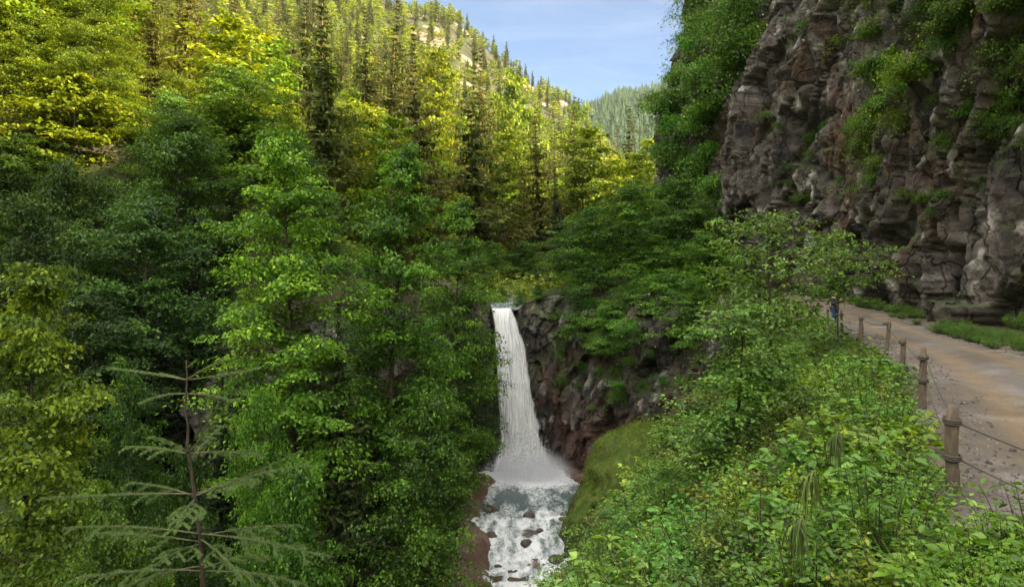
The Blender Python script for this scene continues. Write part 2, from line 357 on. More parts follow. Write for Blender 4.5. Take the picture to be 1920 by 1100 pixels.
def gcol(x, y, z):
    p = np.stack([x, y, z], -1)
    c = mottled(p, [(0, (.055, .045, .025)), (.45, (.045, .075, .016), 5), (.58, (.09, .075, .05), 2.5)], 3)
    # gravel shore left of the stream, grass behind it
    dl = xs(y) - x; nn = fbm(p / 1.5, 3, 4)
    sh = (smooth(6.6, 5.2, dl + nn) * smooth(-4, -14, z))[..., None] * (y < 66)[..., None]
    c = c * (1 - sh) + mottled(p, [(0, (.105, .062, .045)), (.5, (.16, .11, .085), .8)], 8) * sh
    g = (smooth(5.2, 7, dl + nn) * smooth(-10.5, -12.5, z) * (y > 25) * (y < 60))[..., None]
    c = c * (1 - g) + np.array((.055, .095, .015)) * g
    s = ((y > 160) * smooth(.66, .71, fbm(p / np.array([16, 16, 13]), 4, 12) * .5 + .5))[..., None]
    c = c * (1 - s) + np.array((.42, .31, .23)) * s
    return c
# near field
gx = np.arange(-95, 120.1, .65); gy = np.arange(-45, 116, .65)
X, Y = np.meshgrid(gx, gy, indexing='ij'); Z = ground(X, Y)
tt = (xL(Y) - X) * .87
Z = np.where((tt < 0) & (tt > -5.8) & (Y < 84), Z - .12, Z)
terr = sheet('ground', np.stack([X, Y, Z], -1), gcol(X, Y, Z), M['ground']); tag(terr, kind='structure')
# far field: mountainside
uu = np.concatenate([np.linspace(-1.84, 1.28, 330)]); dd = np.exp(np.linspace(math.log(112), math.log(1400), 230))
U, D = np.meshgrid(uu, dd, indexing='ij'); X = U * D; Z = ground(X, D)
mount = sheet('mountainside', np.stack([X, D, Z - .3], -1), gcol(X, D, Z), M['ground']); tag(mount, kind='structure')
# unseen slopes closing the valley behind the viewer, added to block low sky light
ba = np.linspace(math.radians(150), math.radians(395), 120); br = np.linspace(0, 1, 16); BA, BR = np.meshgrid(ba, br, indexing='ij')
bel = np.interp(np.degrees(ba), [150, 175, 200, 270, 300, 318, 342, 360, 395], [30, 33, 34, 30, 24, 19, 19, 24, 22])[:, None]; bd = 70 + 330 * BR
bz = -8 + (CZ + 8 + 400 * np.tan(np.radians(bel))) * BR ** 1.1 + 14 * BR * fbm(P2(np.cos(BA) * bd, np.sin(BA) * bd, 60), 4, 6)
back = sheet('hills', np.stack([np.cos(BA) * bd, np.sin(BA) * bd - 20, bz], -1), mottled(np.stack([np.cos(BA) * bd, np.sin(BA) * bd, bz], -1), [(0, (.035, .055, .015)), (.5, (.05, .085, .02), 14)], 4), M['ground'], flip=True); tag(back, kind='structure')
# remote ridge closing the valley
hx = np.linspace(-200, 1500, 170); hk = np.linspace(0, 1, 40)
A, K = np.meshgrid(hx, hk, indexing='ij')
u_ = 960 + F * A / 1250
topz = CZ + (HY - np.interp(u_, [700, 1060, 1120, 1150, 1200, 1240, 1300, 1500, 2500], [260, 240, 212, 198, 186, 172, 150, 90, 60])) / F * 1250
Zr = CZ - 60 + (topz + 60 - CZ) * np.sin(K * PI / 2) ** .9 + fbm(P2(A, K * 600, 90), 4, 2) * 14 * (.3 + K)
ridge = sheet('hills', np.stack([A, 980 + K * 270, Zr], -1), np.zeros(A.shape + (3,)) + np.array((.05, .07, .025)), M['ground']); tag(ridge, kind='structure')
gr_under = MB(); gr_under.add([(-2690, -110, -60), (2690, -110, -60), (2690, 1690, -60), (-2690, 1690, -60)], [[0, 1, 2, 3]])
gu = gr_under.obj('terrain', M['ground']); set_col(gu.data, np.array([[.05, .07, .025]] * 4)); tag(gu, kind='structure')

# ------------------------------------------------------------------ road
ry = np.arange(-25, 82, .22); rv = np.linspace(0, 1, 46)
Y0, V = np.meshgrid(ry, rv, indexing='ij')
g = np.gradient(xL(ry), ry); g = np.convolve(np.pad(g, 12, 'edge'), np.ones(25) / 25, 'valid'); tn = np.stack([g, np.ones_like(g)], -1); tn = unit(tn)
pr = np.stack([tn[:, 1], -tn[:, 0]], -1)
WID = 6.6; off = -.25 + V * WID
RX = xL(Y0) + off * pr[:, 0][:, None]; RY = Y0 + off * pr[:, 1][:, None]
def track(o, c, w): return np.exp(-((o - c) / w) ** 2)
wob = fbm(P2(RX, RY, 5), 3, 2) * .35
rut = track(off + wob * .6, 1.35, .38) + track(off + wob * .6, 2.95, .38)
RZ = zr(Y0) + .02 - .055 * rut + .10 * smooth(4.0, 6.2, off) + .05 * fbm(P2(RX, RY, 1.1), 4, 3)
rp3 = np.stack([RX, RY, RZ], -1)
rc = mottled(rp3, [(0, (.142, .124, .110)), (.48, (.112, .094, .076), 2.2), (.6, (.185, .166, .152), .9)], 21)
rk = np.clip(rut * .9 + .3 * fbm(rp3 / 1.2, 3, 6), 0, 1)[..., None]
rc = rc * (1 - rk * .75) + np.array((.20, .145, .085)) * rk * .75
vg = (smooth(3.9, 5.1, off + wob * 1.5))[..., None]; rc = rc * (1 - vg) + mottled(rp3, [(0, (.10, .08, .055)), (.5, (.06, .075, .02), 1.3)], 30) * vg
road = sheet('road', rp3, rc, M['road']); tag(road, kind='structure')
def road_pt(y, o):
    i = np.interp(y, ry, np.arange(len(ry))); k = int(np.clip(round(float(i)), 0, len(ry) - 1))
    return np.array([xL(y) + o * pr[k, 0], y + o * pr[k, 1], zr(y)])

# ------------------------------------------------------------------ rock sheets
def path_sheet(name, pts, nseg, z0, z1, nz, lean, disp, colf, closed=False, seed=0, fade=None):
    pts = np.array(pts, float); s = np.concatenate([[0], np.cumsum(np.linalg.norm(np.diff(pts, axis=0), axis=1))])
    q = np.linspace(0, s[-1], nseg); cx, cyy = np.interp(q, s, pts[:, 0]), np.interp(q, s, pts[:, 1])
    k = max(3, int(nseg * .045)) | 1; ker = np.ones(k) / k
    cx = np.convolve(np.pad(cx, k // 2, 'edge'), ker, 'valid'); cyy = np.convolve(np.pad(cyy, k // 2, 'edge'), ker, 'valid')
    t = unit(np.stack([np.gradient(cx), np.gradient(cyy)], -1)); nrm = np.stack([-t[:, 1], t[:, 0]], -1)   # left of travel = out
    zz = np.linspace(0, 1, nz)
    zlo = np.interp(q / s[-1], *z0) if isinstance(z0, tuple) else np.full(nseg, z0)
    zhi = np.interp(q / s[-1], *z1) if isinstance(z1, tuple) else np.full(nseg, z1)
    Zg = zlo[:, None] + (zhi - zlo)[:, None] * zz[None]
    B = np.stack([cx[:, None] + 0 * Zg, cyy[:, None] + 0 * Zg, Zg], -1)
    dsp = disp(B, q[:, None] + 0 * Zg, Zg) + lean(q[:, None] / s[-1] + 0 * Zg, zz[None] + 0 * Zg)
    Pn = B.copy(); Pn[..., 0] += nrm[:, 0][:, None] * dsp; Pn[..., 1] += nrm[:, 1][:, None] * dsp
    # small vertical push so ledges read as ledges
    Pn[..., 2] += .5 * (vnoise(B / 2.2, 77 + seed) - .5)
    du = np.gradient(Pn, axis=0); dv = np.gradient(Pn, axis=1); N = unit(np.cross(du, dv))
    sgn = np.sign((N[..., 0] * nrm[:, 0][:, None] + N[..., 1] * nrm[:, 1][:, None]).mean()); N = N * sgn
    return Pn, N, colf(Pn, N, dsp)
def rock_disp(scale=1.0, amp=1.0, seed=0):
    def f(B, q, z):
        w = np.stack([fbm(B / 7, 3, seed + 50), fbm(B / 7, 3, seed + 60), fbm(B / 7, 3, seed + 70)], -1) * 1.8
        p = B + w
        sk = np.stack([p[..., 0] - .15 * p[..., 2], p[..., 1] + .38 * p[..., 2], p[..., 2]], -1)
        f1, _ = facets(sk / (np.array([6, 6, 13]) * scale), seed + 1, .8)
        f2, e2 = facets(sk / (np.array([2.0, 2.0, 6.5]) * scale), seed + 11, .8)
        f3, e3 = facets(p / (np.array([.75, .75, 2.2]) * scale), seed + 23, .8)
        f4, e4 = facets(p / (np.array([.33, .33, .7]) * scale), seed + 31, .8)
        r = fbm(sk / np.array([3.0, 3.0, 11]) / scale, 4, seed + 5, True) * 1.8
        return amp * (2.4 * f1 + 1.1 * f2 + .42 * f3 + .14 * f4 - .35 * smooth(.12, 0, e2) - .12 * smooth(.1, 0, e3) + .5 * r)
    return f
def rock_col(seed, green=1.0, dark=1.0):
    def f(Pn, N, d):
        c = mottled(Pn / np.array([1, 1, 1.6]), [(0, (.078, .060, .056)), (.50, (.146, .120, .117), 3.0), (.54, (.088, .050, .036), 4.5), (.54, (.035, .030, .032), 2.6), (.61, (.38, .355, .35), 1.0)], seed)
        st = smooth(.55, .68, fbm(Pn / np.array([.9, .9, 9]), 3, seed + 40) * .5 + .5)[..., None]   # water streaks
        c = c * (1 - .65 * st) + np.array((.035, .030, .034)) * .65 * st
        up = smooth(.25, .6, N[..., 2] + .35 * fbm(Pn / 1.4, 3, seed + 9)); c = c * (1 - up[..., None] * .8 * green) + np.array((.045, .065, .016)) * up[..., None] * .8 * green
        return c * dark
    return f
CL = CLP
def lean_c(u, v):   # u=1 is beside the camera; slight overhangs and a base recess
    return -.6 + 1.6 * np.sin(np.clip(v, 0, 1) * PI * 1.3) * (.4 + .6 * fbm(P2(u * 9, v * 0, 1), 2, 3)) - 4.5 * smooth(.5, 1, v) + 1.0 * smooth(.7, 1, u) * smooth(.3, .8, v)
Pc, Nc, Cc = path_sheet('cliff', CL, 760, -2.0, ([0, .4, .75, .88, 1], [48, 46, 43, 38, 30]), 330, lean_c, rock_disp(1.0, 1.0, 3), rock_col(5))
cliff = sheet('cliff', Pc, Cc, M['rock'], sm=False, flip=True); tag(cliff, kind='structure')
# ravine wall round the plunge pool
RW = [(-20, 42), (-15.5, 50), (-9.5, 59.5), (-5.2, 65.6), (-2.4, 68.5), (.6, 69.0), (4, 68.6), (8.4, 66.2), (11.3, 60.3), (13.8, 55), (15.6, 49), (16.6, 42), (16.6, 34)][::-1]
def lean_w(u, v): return 1.2 * (1 - v) ** 2 + 1.6 * smooth(.75, .5, v) * smooth(.3, .0, np.abs(u - .45)) - 1.3 * smooth(.85, 1, v)
Pw, Nw, Cw = path_sheet('rock_wall', RW, 520, -19.5, ([0, .2, .42, .5, .56, .60, .66, .75, 1], [-2.5, -.3, .5, -.2, -1.9, -1.9, -.2, 1.0, -6]), 150, lean_w, rock_disp(.75, .62, 13), rock_col(25, 1.0, .9))
red = (smooth(-9, -13, Pw[..., 2] + fbm(Pw / 2, 3, 2) * 2) * smooth(3, 7, Pw[..., 0]))[..., None]
Cw = Cw * (1 - red * .7) + np.array((.13, .062, .045)) * red * .7
wall = sheet('ravine_rock', Pw, Cw, M['rock'], sm=False, flip=True); tag(wall, kind='structure')

# ray casting helper: plants stand on whatever surface is there
def bvh_of(objs):
    vs, fs, n = [], [], 0
    for o in objs:
        me = o.data; v = np.empty(len(me.vertices) * 3, np.float32); me.vertices.foreach_get('co', v); v = v.reshape(-1, 3)
        f = np.empty(len(me.loops), np.int32); me.loops.foreach_get('vertex_index', f); f = f.reshape(-1, 4)
        vs.append(v); fs.append(f + n); n += len(v)
    return BVHTree.FromPolygons(np.concatenate(vs).tolist(), np.concatenate(fs).tolist())
BV = bvh_of([cliff, wall])
def cast(px, py):
    d = Vector(((px - 960) / F, 1, (HY - py) / F)).normalized()
    return BV.ray_cast(Vector((0, 0, CZ)), d, 400)

# ------------------------------------------------------------------ water
m, n, l, o = mat('stream_water')
at = nd(n, 'ShaderNodeAttribute'); at.attribute_name = 'foam'; tcn = n.new('ShaderNodeTexCoord')
n1 = nd(n, 'ShaderNodeTexNoise'); n1.inputs['Scale'].default_value = 3.0; n1.inputs['Detail'].default_value = 9; n1.inputs['Roughness'].default_value = .74; n1.inputs['Distortion'].default_value = .8
mpn = nd(n, 'ShaderNodeMapping'); mpn.inputs['Scale'].default_value = (1.3, .6, 1); l.new(tcn.outputs['Object'], mpn.inputs[0]); l.new(mpn.outputs[0], n1.inputs['Vector'])
sm_ = nd(n, 'ShaderNodeMath', operation='MULTIPLY_ADD'); l.new(n1.outputs['Fac'], sm_.inputs[0]); sm_.inputs[1].default_value = 1.5; sm_.inputs[2].default_value = -1.2
s2 = nd(n, 'ShaderNodeMath', operation='ADD'); l.new(sm_.outputs[0], s2.inputs[0]); l.new(at.outputs['Fac'], s2.inputs[1])
r = ramp(n, [(.0, (0, 0, 0)), (.50, (1, 1, 1))]); l.new(s2.outputs[0], r.inputs['Fac'])
p = nd(n, 'ShaderNodeBsdfPrincipled'); p.inputs['Base Color'].default_value = (.075, .115, .115, 1); p.inputs['Roughness'].default_value = .12; p.inputs['Specular IOR Level'].default_value = .5
fo = nd(n, 'ShaderNodeBsdfPrincipled'); fo.inputs['Base Color'].default_value = (.84, .87, .90, 1); fo.inputs['Roughness'].default_value = .7
bp = nd(n, 'ShaderNodeBump'); bp.inputs['Strength'].default_value = .6; bp.inputs['Distance'].default_value = .15; l.new(n1.outputs['Fac'], bp.inputs['Height'])
l.new(bp.outputs[0], p.inputs['Normal']); l.new(bp.outputs[0], fo.inputs['Normal'])
ms = n.new('ShaderNodeMixShader'); l.new(r.outputs['Color'], ms.inputs[0]); l.new(p.outputs[0], ms.inputs[1]); l.new(fo.outputs[0], ms.inputs[2]); l.new(ms.outputs[0], o.inputs['Surface'])
M['water'] = m
wy = np.arange(30, 69.2, .16); wx = np.linspace(-8.5, 8.5, 104); WY, WX = np.meshgrid(wy, wx, indexing='ij')
WXX = WX + xs(WY); wz = np.interp(WY, [30, 40, 46, 52, 57, 70], [-19.0, -18.4, -17.9, -17.25, -17.0, -17.0])
rap = smooth(57.5, 53.5, WY + 1.5 * fbm(P2(WXX, WY, 2), 3, 31)); wp = P2(WXX, WY)
dist = np.hypot((WXX - 1.6) / 1.35, (WY - 65))
wz = wz + rap * (.22 * fbm(P2(WXX, WY, .9), 4, 3, True) + .18 * fbm(P2(WXX, WY, 2.2), 3, 8)) + .10 * smooth(6, 1, dist) * fbm(P2(WXX, WY, .5), 3, 1) + .03 * fbm(P2(WXX, WY, .7), 2, 4)
fm = np.maximum(smooth(9.5, 1.5, dist + 1.6 * fbm(P2(WXX, WY, 1.6), 4, 6)) * 1.1, rap * (.66 + .42 * fbm(P2(WXX, WY * .55, .8), 4, 11, True)))
fm = np.maximum(fm, .50 + .40 * fbm(P2(WXX * 1.3, WY * .5, 1.2), 3, 14))
wb = MB(); wb.add(np.stack([WXX, WY, wz], -1).reshape(-1, 3), grid_faces(*WXX.shape)); water = wb.obj('water', M['water'], sm=True); tag(water, kind='structure')
a = water.data.attributes.new('foam', 'FLOAT', 'POINT'); a.data.foreach_set('value', fm.ravel().astype(np.float32))
# stream above the lip
uy = np.arange(66.9, 120, .5); ux = np.linspace(-1.9, 1.9, 16); UY, UX = np.meshgrid(uy, ux, indexing='ij')
uz = np.where(UY < 68.5, -1.75, -1.75 + .09 * (UY - 68.5)) + .06 * fbm(P2(UX, UY, .8), 3, 2)
ub = MB(); ub.add(np.stack([UX * np.interp(UY, [66, 72], [.5, 1]) + xs(UY), UY, uz], -1).reshape(-1, 3), grid_faces(*UX.shape)); up_ = ub.obj('stream', M['water'], sm=True); tag(up_, kind='structure')
a = up_.data.attributes.new('foam', 'FLOAT', 'POINT'); a.data.foreach_set('value', np.full(UX.size, .5, np.float32))
# falling water: several curtains one behind the other
def fall_mat(name, sx, sy, lo, hi, seed):
    m, n, l, o = mat(name)
    tcn = n.new('ShaderNodeUVMap'); mpn = nd(n, 'ShaderNodeMapping'); mpn.inputs['Scale'].default_value = (sx, sy, 1); mpn.inputs['Location'].default_value = (seed * 3.1, seed, 0)
    n1 = nd(n, 'ShaderNodeTexNoise'); n1.inputs['Scale'].default_value = 1; n1.inputs['Detail'].default_value = 5; n1.inputs['Roughness'].default_value = .5; n1.inputs['Distortion'].default_value = .7
    l.new(tcn.outputs[0], mpn.inputs[0]); l.new(mpn.outputs[0], n1.inputs['Vector'])
    at = nd(n, 'ShaderNodeAttribute'); at.attribute_name = 'dens'
    ad = nd(n, 'ShaderNodeMath', operation='ADD'); l.new(n1.outputs['Fac'], ad.inputs[0]); l.new(at.outputs['Fac'], ad.inputs[1])
    r = ramp(n, [(lo, (0, 0, 0)), (hi, (1, 1, 1))]); l.new(ad.outputs[0], r.inputs['Fac'])
    p = nd(n, 'ShaderNodeBsdfPrincipled'); p.inputs['Roughness'].default_value = .6
    rc_ = ramp(n, [(.34, (.70, .76, .84)), (.55, (.96, .97, .98))]); l.new(n1.outputs['Fac'], rc_.inputs['Fac']); l.new(rc_.outputs[0], p.inputs['Base Color'])
    tl = n.new('ShaderNodeBsdfTranslucent'); tl.inputs['Color'].default_value = (.9, .92, .95, 1)
    m0 = nd(n, 'ShaderNodeMixShader'); m0.inputs[0].default_value = .3; l.new(p.outputs[0], m0.inputs[1]); l.new(tl.outputs[0], m0.inputs[2])
    tr = n.new('ShaderNodeBsdfTransparent'); ms = n.new('ShaderNodeMixShader')
    l.new(r.outputs['Color'], ms.inputs[0]); l.new(tr.outputs[0], ms.inputs[1]); l.new(m0.outputs[0], ms.inputs[2]); l.new(ms.outputs[0], o.inputs['Surface']); return m
fall = empty('waterfall', (0, 63.5, -17), 'tall white waterfall plunging over the dark rock step into the pool', 'waterfall')
def curtain(k, offy, grow, sx, sy, lo, hi, nm='curtain'):
    vv = np.linspace(0, 1, 130); hu = np.linspace(0, 1, 60); V_, H_ = np.meshgrid(vv, hu, indexing='ij')
    s = np.sqrt(np.clip(V_ * 1.03 - .03, 0, 1))                     # time of fall
    z = np.where(V_ < .03, -1.55 - V_ * 3, -1.64 - 15.5 * (V_ - .03) / .97)
    y = 67.0 - 1.9 * s - offy * .6 * (.25 + s)
    xl = np.interp(V_, [0, .03, .25, .5, .8, 1], [-2.0, -1.95, -1.75, -1.5, -1.2, -1.5]) - grow * V_
    xr = np.interp(V_, [0, .03, .15, .3, .5, .8, 1], [-.15, .0, .75, 1.35, 2.0, 2.9, 3.7]) + grow * V_
    x = xl + (xr - xl) * H_
    y = y - .75 * np.sin(H_ * PI) * (.3 + s) + (.26 * fbm(np.stack([H_ * 5, V_ * 3, 0 * V_ + k * 5], -1), 3, 4)) * (.3 + V_)
    x = x + .18 * fbm(np.stack([H_ * 4, V_ * 7, 0 * V_ + k * 9], -1), 3, 6)
    b = MB(); b.add(np.stack([x, y - 63.5, z + 17], -1).reshape(-1, 3), grid_faces(*x.shape))
    ob = b.obj(nm, fall_mat('falling_water', sx, sy, lo, hi, k + 1), fall, sm=True)
    me = ob.data; uvl = me.uv_layers.new(name='UVMap'); li = np.empty(len(me.loops), np.int32); me.loops.foreach_get('vertex_index', li)
    uv = np.stack([(H_ * (xr - xl) / 3).ravel(), V_.ravel()], -1)[li]; uvl.data.foreach_set('uv', uv.astype(np.float32).ravel())
    edge = np.minimum(H_, 1 - H_); dn = -.42 * smooth(.16, 0, edge + .05 * fbm(np.stack([H_ * 0, V_ * 14, 0 * V_ + k], -1), 3, 9)) + .10 * smooth(.8, 1, V_) + .12 * smooth(.12, 0, V_)
    a = me.attributes.new('dens', 'FLOAT', 'POINT'); a.data.foreach_set('value', dn.ravel().astype(np.float32))
curtain(0, -.35, .10, 3.0, 1.2, .10, .36); curtain(1, 0, .1, 4, 1.8, .26, .56); curtain(2, .35, .0, 6, 2.6, .36, .68); curtain(3, .65, .25, 9, 3.5, .44, .80)
# drops and shreds of water thrown up where the fall lands
m, n, l, o = mat('white_water'); p = nd(n, 'ShaderNodeBsdfPrincipled'); p.inputs['Base Color'].default_value = (.93, .95, .97, 1); p.inputs['Roughness'].default_value = .5
tl = n.new('ShaderNodeBsdfTranslucent'); tl.inputs['Color'].default_value = (.95, .96, .98, 1); ms = nd(n, 'ShaderNodeMixShader'); ms.inputs[0].default_value = .45; l.new(p.outputs[0], ms.inputs[1]); l.new(tl.outputs[0], ms.inputs[2]); l.new(ms.outputs[0], o.inputs['Surface'])
rs_ = np.random.default_rng(4); N_ = 16000; a_ = rs_.uniform(0, 2 * PI, N_); r_ = np.abs(rs_.normal(size=N_)); hh = rs_.exponential(.75, N_) * np.exp(-(r_ / 1.4) ** 2)
pz = np.stack([1.35 + np.cos(a_) * r_ * 2.0 + rs_.normal(size=N_) * .2, .2 + np.sin(a_) * r_ * 1.3, .05 + hh * 1.5], -1)
sv = rs_.normal(size=(N_, 3, 3)) * (rs_.uniform(.02, .075, N_) * np.exp(-r_ * .25))[:, None, None]; b = MB(); b.add((pz[:, None] + sv).reshape(-1, 3), np.arange(N_ * 3).reshape(-1, 3)); b.obj('splash', m, fall)
# spray cloud at the foot
m, n, l, o = mat('spray_mist')
tcn = n.new('ShaderNodeTexCoord'); gr = nd(n, 'ShaderNodeTexGradient'); gr.gradient_type = 'SPHERICAL'
mpn = nd(n, 'ShaderNodeMapping'); mpn.inputs['Scale'].default_value = (1.02, 1.02, 1.02); l.new(tcn.outputs['Object'], mpn.inputs[0]); l.new(mpn.outputs[0], gr.inputs[0])
n1 = nd(n, 'ShaderNodeTexNoise'); n1.inputs['Scale'].default_value = 1.6; n1.inputs['Detail'].default_value = 3; l.new(tcn.outputs['Object'], n1.inputs[0])
a1 = nd(n, 'ShaderNodeMath', operation='POWER'); l.new(gr.outputs['Fac'], a1.inputs[0]); a1.inputs[1].default_value = 1.7
a2 = nd(n, 'ShaderNodeMath', operation='MULTIPLY'); l.new(a1.outputs[0], a2.inputs[0]); l.new(n1.outputs['Fac'], a2.inputs[1])
a3 = nd(n, 'ShaderNodeMath', operation='MULTIPLY'); l.new(a2.outputs[0], a3.inputs[0]); a3.inputs[1].default_value = 6.0
vs_ = nd(n, 'ShaderNodeVolumePrincipled'); vs_.inputs['Color'].default_value = (.95, .96, 1, 1); vs_.inputs['Anisotropy'].default_value = .1; l.new(a3.outputs[0], vs_.inputs['Density']); l.new(vs_.outputs[0], o.inputs['Volume'])
me = bpy.data.meshes.new('mist'); bm = bmesh.new(); bmesh.ops.create_icosphere(bm, subdivisions=3, radius=1); bm.to_mesh(me); bm.free(); me.materials.append(m)
mist = link('mist', me); mist.location = (1.5, 63.6, -17.2); mist.scale = (5.2, 3.6, 3.2); tag(mist, 'white spray drifting over the pool at the foot of the waterfall', 'mist', kind='stuff')

# ------------------------------------------------------------------ boulders
def rock_mesh(name, seed, sub=4, sx=1, sy=1, sz=.8, amp=.28):
    bm = bmesh.new(); bmesh.ops.create_icosphere(bm, subdivisions=sub, radius=1)
    v = np.array([q.co[:] for q in bm.verts]); f1, _ = facets(v * 1.3 + seed * 7, seed, .9); f2, _ = facets(v * 3.2 + seed, seed + 3, .9)
    v = v * (1 + amp * f1 + amp * .4 * f2 + .08 * fbm(v * 4 + seed, 3, seed))[:, None] * np.array([sx, sy, sz])
    for q, c in zip(bm.verts, v): q.co = c
    me = bpy.data.meshes.new(name); bm.to_mesh(me); bm.free(); me.materials.append(M['boulder'])
    for p in me.polygons: p.use_smooth = True
    c = mottled(v * 1.5 + seed, [(0, (.085, .060, .052)), (.5, (.14, .105, .095), .8), (.6, (.05, .045, .04), .6)], seed); set_col(me, c); return me
bol = [rock_mesh('boulder', s) for s in (1, 2, 3, 4)]
def at_px(px, py, z):   # a point on the level z seen at that place of the photo
    y = (CZ - z) * F / (py - HY); return np.array([(px - 960) / F * y, y, z])
for k, (px, py, r_, lab) in enumerate([(974, 986, .62, 'smaller brown boulder standing in the rapids just behind its larger neighbour'), (988, 1008, .85, 'largest rounded brown boulder in the middle of the rapids')]):
    o = link('boulder', bol[k]); o.location = at_px(px, py, -17.75); o.scale = (r_, r_ * .9, r_ * .8); tag(o, lab, 'boulder', 'boulders in the rapids')
rng = np.random.default_rng(5)
for k in range(34):
    y = rng.uniform(41, 56); x = xs(y) + (rng.uniform(-6.6, -2.9) if k % 4 else rng.uniform(-2, 3.5)); s = rng.uniform(.16, .5)
    o = link('river_stone', bol[k % 4]); o.location = (x, y, float(np.interp(y, [40, 46, 52, 57], [-18.3, -17.85, -17.2, -17.0])) + .05); o.scale = (s, s * rng.uniform(.7, 1.2), s * .8); o.rotation_euler = (0, 0, rng.uniform(0, 6))
    tag(o, 'small wet brown stone lying along the edge of the rushing stream' if k % 4 else 'small wet stone breaking the white water of the rapids', 'stone', 'stones on the stream shore' if k % 4 else 'stones in the white water')
# mossy outcrop right of the pool
msy, msx = np.meshgrid(np.linspace(0, 2 * PI, 150), np.linspace(0, 1, 70), indexing='ij')
th, ph = msy, msx * PI * .5
mo = np.stack([np.cos(th) * np.sin(ph) ** .7 * 5.0, np.sin(th) * np.sin(ph) ** .7 * 8.2, np.cos(ph) ** .9 * 8.6], -1)
sk_ = mo[..., 2]; mo[..., 0] += .35 * sk_ + .25 * fbm(mo / 3, 3, 3); mo[..., 2] += .9 * fbm(mo / 2.5, 5, 4); mo[..., 1] += 1.0 * fbm(mo / 2.0, 4, 14)
mo[..., 0] = mo[..., 0] + 1.6 * fbm(mo / 3, 4, 8); 
mc = mottled(mo, [(0, (.065, .11, .016)), (.52, (.10, .14, .02), 1.6), (.60, (.075, .06, .04), 1.2)], 2)
lowm = smooth(2.6, 1.2, mo[..., 2] + fbm(mo, 3, 5) * 1.2)[..., None]; mc = mc * (1 - lowm) + np.array((.05, .045, .035)) * lowm
mossy = sheet('mossy_outcrop', mo, mc, M['ground'], flip=False); mossy.location = (8.3, 50.5, -18.0)
tag(mossy, 'rounded green mossy rock outcrop rising from the right side of the pool', 'rock outcrop')
#VEGETATION
# ------------------------------------------------------------------ tree builders
def rnd_unit(rng, n): v = rng.normal(size=(n, 3)); return unit(v)
def broad_parts(seed, H, R, t0=.18, limbs=120, sprays=5, lv=60, ls=.22, prof=None, flat=.09, trunk_r=.28, ragged=.35, up0=.25, up1=1.1, twigs=True, leafkind='diamond', upb=1.0):
    """trunk mesh (with limbs) and crown mesh of leaf sprays laid out in uneven tiers"""
    rng = np.random.default_rng(seed); tr = MB(); cr = MB()
    zt = np.linspace(0, 1, 12); bx = .03 * H * np.sin(zt * rng.uniform(2, 5) + rng.uniform(0, 6)) * zt; by = .03 * H * np.sin(zt * rng.uniform(2, 5) + rng.uniform(0, 6)) * zt
    add_tube(tr, np.stack([bx, by, zt * H * .96], -1), trunk_r * (1 - zt * .93) * (1 + .5 * np.exp(-zt * 18)), 8)
    if prof is None: prof = ([0, .25, .5, .75, .92, 1], [.75, 1, .95, .68, .36, .10])
    lobes = rng.uniform(0, 2 * PI, 5)
    for i in range(limbs):
        t = t0 + (1 - t0) * (i + rng.uniform(0, 1)) / limbs; az = i * 2.39996 + rng.uniform(-.5, .5); tq = 7.5 * t * H / 26 + vnoise(np.array([math.cos(az) + 9, math.sin(az), 1.0]), seed) * 3; t = min(.97, t + .62 * (round(tq) - tq) * 26 / 7.5 / H * (limbs > 70)); tt = max(0, (t - t0) / (1 - t0))
        lob = 1 + ragged * (vnoise(np.array([math.cos(az) * 1.3 + 5, math.sin(az) * 1.3, t * 7.0]), seed) * 2 - 1) * 1.3
        if rng.random() < .12: lob *= .6
        L = R * np.interp(tt, *prof) * lob * rng.uniform(.8, 1.08); el = up0 + (up1 - up0) * tt ** 1.5 + rng.normal() * .12
        p0 = np.array([np.interp(t, zt, bx), np.interp(t, zt, by), t * H * .96]); d = np.array([math.cos(az), math.sin(az), 0])
        s = np.linspace(0, 1, 5)[:, None]; pts = p0 + d * L * s * math.cos(el * .6) + np.array([0, 0, 1]) * (L * math.sin(el) * (s - .55 * s * s))
        if twigs: add_tube(tr, pts, np.linspace(trunk_r * .28 * (1 - tt * .7), .012, 5), 4)
        side = np.array([-d[1], d[0], 0])
        ns = max(2, int(round(sprays * (.5 + .5 * L / R))))
        for j in range(ns):
            u = .30 + .70 * (j + rng.uniform(.2, .9)) / ns
            c = np.array([np.interp(u, s[:, 0], pts[:, k]) for k in range(3)]); c = c + side * L * .42 * u * rng.uniform(-1, 1) * (1 if j < ns - 1 else .4) + np.array([0, 0, rng.normal() * .06 * R])
            rs = R * rng.uniform(.16, .34) * (.6 + .4 * (1 - tt)); n = int(lv * rng.uniform(.7, 1.2) * (rs / (R * .22)) ** 1.8)
            rr = np.sqrt(rng.random(n)); a = rng.random(n) * 2 * PI
            edge = 1 + .35 * np.sin(a * 3 + rng.uniform(0, 6)) + .2 * np.sin(a * 5 + rng.uniform(0, 6)); rr_ = rr * edge
            q = c + (d * (np.cos(a) * rr_ * rs * 1.25)[:, None]) + side * (np.sin(a) * rr_ * rs * .85)[:, None]
            q[:, 2] += rng.normal(size=n) * rs * flat - rs * .42 * rr ** 2 + np.cos(a) * rr_ * rs * .1
            nr = unit(np.array([0, 0, upb]) + d * .35 + rng.normal(size=(n, 3)) * .40)
            ax = unit(d * np.cos(a)[:, None] + side * np.sin(a)[:, None] + rng.normal(size=(n, 3)) * .5 - np.array([0, 0, .35]))
            base = rng.uniform(.2, .75)
            leaves(cr, q, ax, nr, ls * rng.uniform(.65, 1.35, n), .62, np.clip(base + rng.normal(size=n) * .15, 0, 1), 0, leafkind)
    return tr, cr
